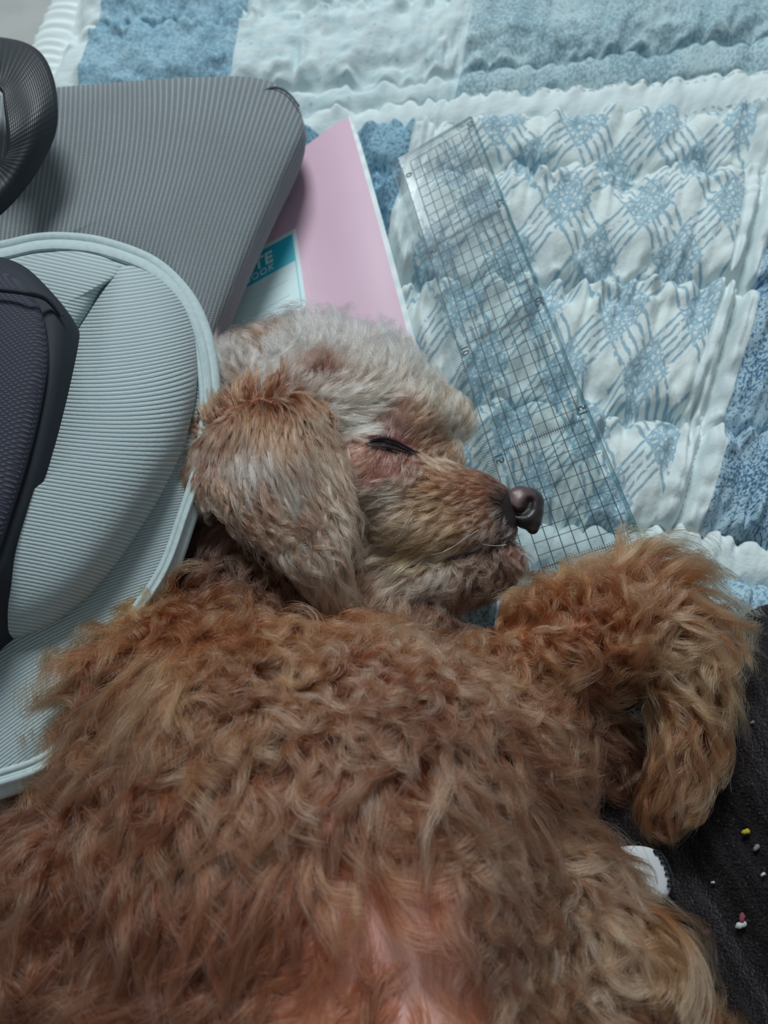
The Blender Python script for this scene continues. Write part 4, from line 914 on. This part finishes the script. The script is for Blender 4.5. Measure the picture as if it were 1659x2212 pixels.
    gl = light[:, None, None] * np.linspace(.05, .5, K)[None, :, None]; colr = colr * (1 - gl) + gl * (colr.mean(-1, keepdims=True) * .5 + .32)  # pale stray hairs, whitened toward the tip to stand in for glints
    colr = np.clip(colr, .004, .92)
    r = radius * rg.uniform(.75, 1.3, n_hair)[:, None] * (1 - .62 * np.linspace(0, 1, K)[None, :] ** 1.6)
    hc = bpy.data.hair_curves.new(name); hc.add_curves([K] * n_hair)
    hc.position_data.foreach_set('vector', H.astype(np.float32).ravel())
    ra = hc.attributes.get('radius') or hc.attributes.new('radius', 'FLOAT', 'POINT'); ra.data.foreach_set('value', r.astype(np.float32).ravel())
    ca = hc.attributes.new('hair_colour', 'FLOAT_COLOR', 'POINT'); c4 = np.ones((n_hair, K, 4), np.float32); c4[..., :3] = colr; ca.data.foreach_set('color', c4.ravel())
    hc.materials.append(mat)
    o = bpy.data.objects.new(name, hc); COL.objects.link(o); o.parent = parent; o['kind'] = 'stuff'; o['label'] = label
    return o
def fur_material():
    m = NT('fur'); a = m.n('ShaderNodeAttribute', attribute_name='hair_colour')
    m.t.nodes.remove(m.b)
    h = m.n('ShaderNodeBsdfHairPrincipled'); h.model = 'CHIANG'; h.parametrization = 'COLOR'
    m.l(a.outputs['Color'], h.inputs['Color'])
    h.inputs['Roughness'].default_value = .24; h.inputs['Radial Roughness'].default_value = .55
    if 'Random Roughness' in h.inputs: h.inputs['Random Roughness'].default_value = .1
    m.l(h.outputs[0], m.out.inputs[0]); return m.m
def build_dog():
    root = empty('dog', (0, 0, 0))
    tag(root, 'small curly apricot poodle asleep on its back, head turned right, one front paw hanging', 'dog')
    me = body_mesh(); co, tr = arrays(me)
    bvh = BVHTree.FromPolygons([Vector(c) for c in co], [tuple(map(int, t)) for t in tr])
    def hit(px, py, off=0.0):
        h = bvh.ray_cast(Vector((0, 0, CAM_H)), Vector(ray(px, py)).normalized()); return (np.array(h[0]) + np.array(h[1]) * off, np.array(h[1])) if h[0] is not None else (P(px, py, .04), np.array([0, 0, 1.]))
    # skin: pink belly, rust brown elsewhere, dark lids
    cols = np.empty((len(co), 4), np.float32); cols[:] = (*lin((150, 100, 74)), 1)
    def spot(px, py, rad, c, soft=.5):
        p = hit(px, py)[0]; d = np.linalg.norm(co - p, axis=1) / rad; w = np.clip((1 - d) / soft, 0, 1)[:, None]; w = w * w * (3 - 2 * w); cols[:, :3] = cols[:, :3] * (1 - w) + lin(c) * w
    spot(900, 2020, .034, (208, 160, 152), .8); spot(700, 2180, .030, (206, 156, 148), .8); spot(980, 2150, .024, (208, 160, 150), .8); spot(740, 1700, .016, (196, 150, 138), .9)
    spot(760, 900, .035, (190, 166, 150), .6); spot(845, 962, .0125, (128, 78, 80), .5); spot(845, 962, .0065, (44, 30, 34), .6); [spot(x, y, .0032, (12, 9, 10), .4) for x, y in ((812, 960), (828, 961), (845, 964), (862, 971), (880, 978))]; spot(1090, 1090, .010, (62, 46, 44), .6); spot(1110, 1115, .012, (50, 40, 40), .5); spot(1120, 1140, .008, (50, 40, 40), .5); spot(1090, 1080, .008, (44, 36, 38), .5)
    spot(560, 1180, .02, (84, 54, 42), .6); spot(860, 1075, .02, (150, 116, 90), .6); spot(1050, 1235, .012, (84, 58, 48), .6)  # neck spot: dark brown with the shade below the ear painted in
    at = me.color_attributes.new('skin_colour', 'FLOAT_COLOR', 'POINT'); at.data.foreach_set('color', cols.ravel())
    m = NT('dog_skin'); a = m.n('ShaderNodeAttribute', attribute_name='skin_colour'); m.set(Base_Color=a.outputs['Color'], Roughness=.6, Specular_IOR_Level=.3); m.bump(m.noise(m.obj(), 900.0, 3.0), .3, .0006)
    body = link('body', me, m.m, root)
    # ---- ear
    V, F = ear_mesh(); ec = NT('ear_skin'); t = ec.noise(ec.obj(), 60.0, 2.0)
    ec.set(Base_Color=ec.mix(t, rgba((126, 86, 70)), rgba((170, 130, 118))), Roughness=.6)
    ear = mesh('ear', V, F, ec.m, root); ear['label'] = 'floppy ear folded over the cheek'
    # ---- nose
    nm = NT('nose_leather'); na = nm.n('ShaderNodeAttribute', attribute_name='nose_colour')
    vor = nm.n('ShaderNodeTexVoronoi', ins={'Vector': nm.obj(), 'Scale': 2600.0}).outputs[0]
    nm.set(Base_Color=na.outputs['Color'], Roughness=.40, Specular_IOR_Level=.55); nm.bump(vor, .25, .00015)
    bm = bmesh.new(); zc = .046
    balls = [(1126, 1096, 41, .0462), (1144, 1086, 32, .0464), (1147, 1106, 28, .0462), (1149, 1126, 22, .0458), (1151, 1142, 14, .0455), (1122, 1080, 32, .0472), (1144, 1078, 26, .0468), (1136, 1114, 30, .0462), (1102, 1094, 30, .0464), (1094, 1088, 22, .0466), (1112, 1076, 22, .0486)]
    for x, y, r, z in balls:
        g = bmesh.ops.create_icosphere(bm, subdivisions=3, radius=r * depth(x, y, z) / FPX); bmesh.ops.translate(bm, verts=g['verts'], vec=Vector(P(x, y, z)))
    tmp = bpy.data.meshes.new('t'); bm.to_mesh(tmp); bm.free(); to = bpy.data.objects.new('t', tmp); COL.objects.link(to)
    md = to.modifiers.new('r', 'REMESH'); md.mode = 'VOXEL'; md.voxel_size = .00026; sm = to.modifiers.new('s', 'SMOOTH'); sm.factor = .5; sm.iterations = 90
    nme = bpy.data.meshes.new_from_object(to.evaluated_get(bpy.context.evaluated_depsgraph_get())); bpy.data.objects.remove(to); nme.name = 'nose'
    nc, ntr = arrays(nme)
    pcam = nc - np.array([0, 0, CAM_H]); Z = pcam @ np.array([0, ST, -CT]); px = 829.5 + FPX * pcam[:, 0] / Z; py = 1106 - FPX * (pcam @ np.array([0, CT, ST])) / Z
    nrm = np.empty(len(nme.vertices) * 3, np.float32); nme.vertices.foreach_get('normal', nrm); nrm = nrm.reshape(-1, 3)
    facing = (nrm * -pcam).sum(1) > 0
    # the comma-shaped nostril: a slit below the wing that opens into a hole at its front end
    line = spline([(1090, 1078), (1098, 1094), (1110, 1106), (1126, 1108), (1138, 1098), (1144, 1084)], 60); wdt = np.interp(np.linspace(0, 1, 60), [0, .3, .6, .85, 1], [3, 5, 6, 10, 8])
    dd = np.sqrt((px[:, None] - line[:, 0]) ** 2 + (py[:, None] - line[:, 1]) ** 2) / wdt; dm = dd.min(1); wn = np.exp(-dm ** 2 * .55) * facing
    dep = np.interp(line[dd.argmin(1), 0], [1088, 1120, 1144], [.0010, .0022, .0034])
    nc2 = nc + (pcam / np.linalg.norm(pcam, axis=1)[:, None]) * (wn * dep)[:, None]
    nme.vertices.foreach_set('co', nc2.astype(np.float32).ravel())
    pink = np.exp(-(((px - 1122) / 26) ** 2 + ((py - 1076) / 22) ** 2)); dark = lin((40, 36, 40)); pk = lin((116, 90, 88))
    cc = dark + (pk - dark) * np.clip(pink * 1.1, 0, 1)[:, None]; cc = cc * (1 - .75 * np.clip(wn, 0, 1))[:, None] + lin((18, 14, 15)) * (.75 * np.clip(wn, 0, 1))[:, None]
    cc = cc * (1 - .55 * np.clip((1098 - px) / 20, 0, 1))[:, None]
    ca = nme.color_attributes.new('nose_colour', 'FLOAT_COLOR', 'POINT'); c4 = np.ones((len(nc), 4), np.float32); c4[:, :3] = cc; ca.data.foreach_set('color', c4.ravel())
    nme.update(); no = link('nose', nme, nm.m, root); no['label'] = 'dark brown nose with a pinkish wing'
    # ---- eye, nearly closed
    eb = plain('eyeball_dark', (10, 8, 11), .35, .4); lid = plain('eyelid_skin', (58, 43, 46), .5, .3)
    c, n_ = hit(842, 964); 
    bm = bmesh.new(); bmesh.ops.create_uvsphere(bm, u_segments=32, v_segments=20, radius=.0058); e = bpy.data.meshes.new('eyeball'); bm.to_mesh(e); bm.free()
    e.transform(Matrix.Translation(Vector(c - n_ * .0055))); eye = link('eye', e, eb, root)
    def lidm(pts, rad, name):
        p = spline(pts, 30); w = np.array([hit(x, y, .0004)[0] for x, y in p]); 
        w += np.array([hit(x, y)[1] for x, y in p]) * (np.sin(np.linspace(0, np.pi, 30)) * .0007)[:, None]
        v, f = tube(w, np.array(rad)[np.linspace(0, len(rad) - 1, 30).round().astype(int)], 10); return mesh(name, v, f, lid, eye)
    lidm([(790, 960), (804, 953), (826, 951), (850, 957), (872, 968), (892, 977), (906, 980)], [.0002, .0004, .0006, .0006, .0006, .0005, .0004, .0002], 'upper_eyelid')
    lidm([(792, 964), (814, 967), (838, 970), (860, 977), (882, 982), (902, 983)], [.0002, .0003, .0004, .0004, .0004, .0003, .0002], 'lower_eyelid')
    # ---- mouth line
    p = spline([(880, 1222), (930, 1216), (985, 1204), (1035, 1192), (1070, 1185), (1100, 1177)], 40); w = np.array([hit(x, y, .0002)[0] for x, y in p]); v, f = tube(w, .0012, 8)
    mesh('lip', v, f, plain('dark_lip', (48, 34, 34), .5), root)
    # ---- whiskers
    wh = []
    for pts in ([(1088, 1192), (1062, 1194), (1036, 1190)], [(1030, 1160), (1000, 1180), (962, 1204), (930, 1214)], [(860, 1090), (820, 1096), (790, 1120), (768, 1140)], [(1010, 1170), (985, 1190), (955, 1206)]):
        p = spline(pts, 14); w = np.array([hit(x, y)[0] + (0, 0, .006) for x, y in p]); wh.append(tube(w, np.linspace(.00013, .00004, 14), 5))
    v, f = join(wh); wo = mesh('whiskers', v, f, plain('whisker', (214, 208, 196), .4), root); wo['kind'] = 'stuff'
    fm = fur_material()
    # face mask: no hair on the nose and on the lids
    def fmask(px, py, cen):
        k = np.ones(len(px)); k[((px - 1132) / 48) ** 2 + ((py - 1096) / 46) ** 2 < 1] = 0
        k[((px - 846) / 54) ** 2 + ((py - 963 - (px - 846) * .2) / 11) ** 2 < 1] = 0; return k
    def head_only(px, py, cen): return ((py < 1330) & (py < 1180 + .45 * (px - 480)) & (px < 1190)).astype(float) * fmask(px, py, cen)
    def body_only(px, py, cen): return 1.0 - ((py < 1330) & (py < 1180 + .45 * (px - 480)) & (px < 1190)).astype(float)
    Q = FURQ
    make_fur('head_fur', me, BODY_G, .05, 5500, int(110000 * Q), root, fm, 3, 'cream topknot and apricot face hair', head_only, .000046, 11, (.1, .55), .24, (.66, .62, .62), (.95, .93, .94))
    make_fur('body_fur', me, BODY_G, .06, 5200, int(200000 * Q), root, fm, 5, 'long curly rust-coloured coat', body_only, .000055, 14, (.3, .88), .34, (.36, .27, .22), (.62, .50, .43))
    tm = bpy.data.meshes.new('t'); tm.from_pydata([tuple(v) for v in V], [], F); tm.update()
    make_fur('ear_fur', tm, EAR_G, .068, 2200, int(50000 * Q), root, fm, 9, 'wavy light brown ear hair with pale tips', None, .000046, 12, (.1, .6), .16, (.42, .34, .30), (.74, .69, .67))
    set_base(root, (0, .1, .01))
FURQ = 1.0
build_dog()
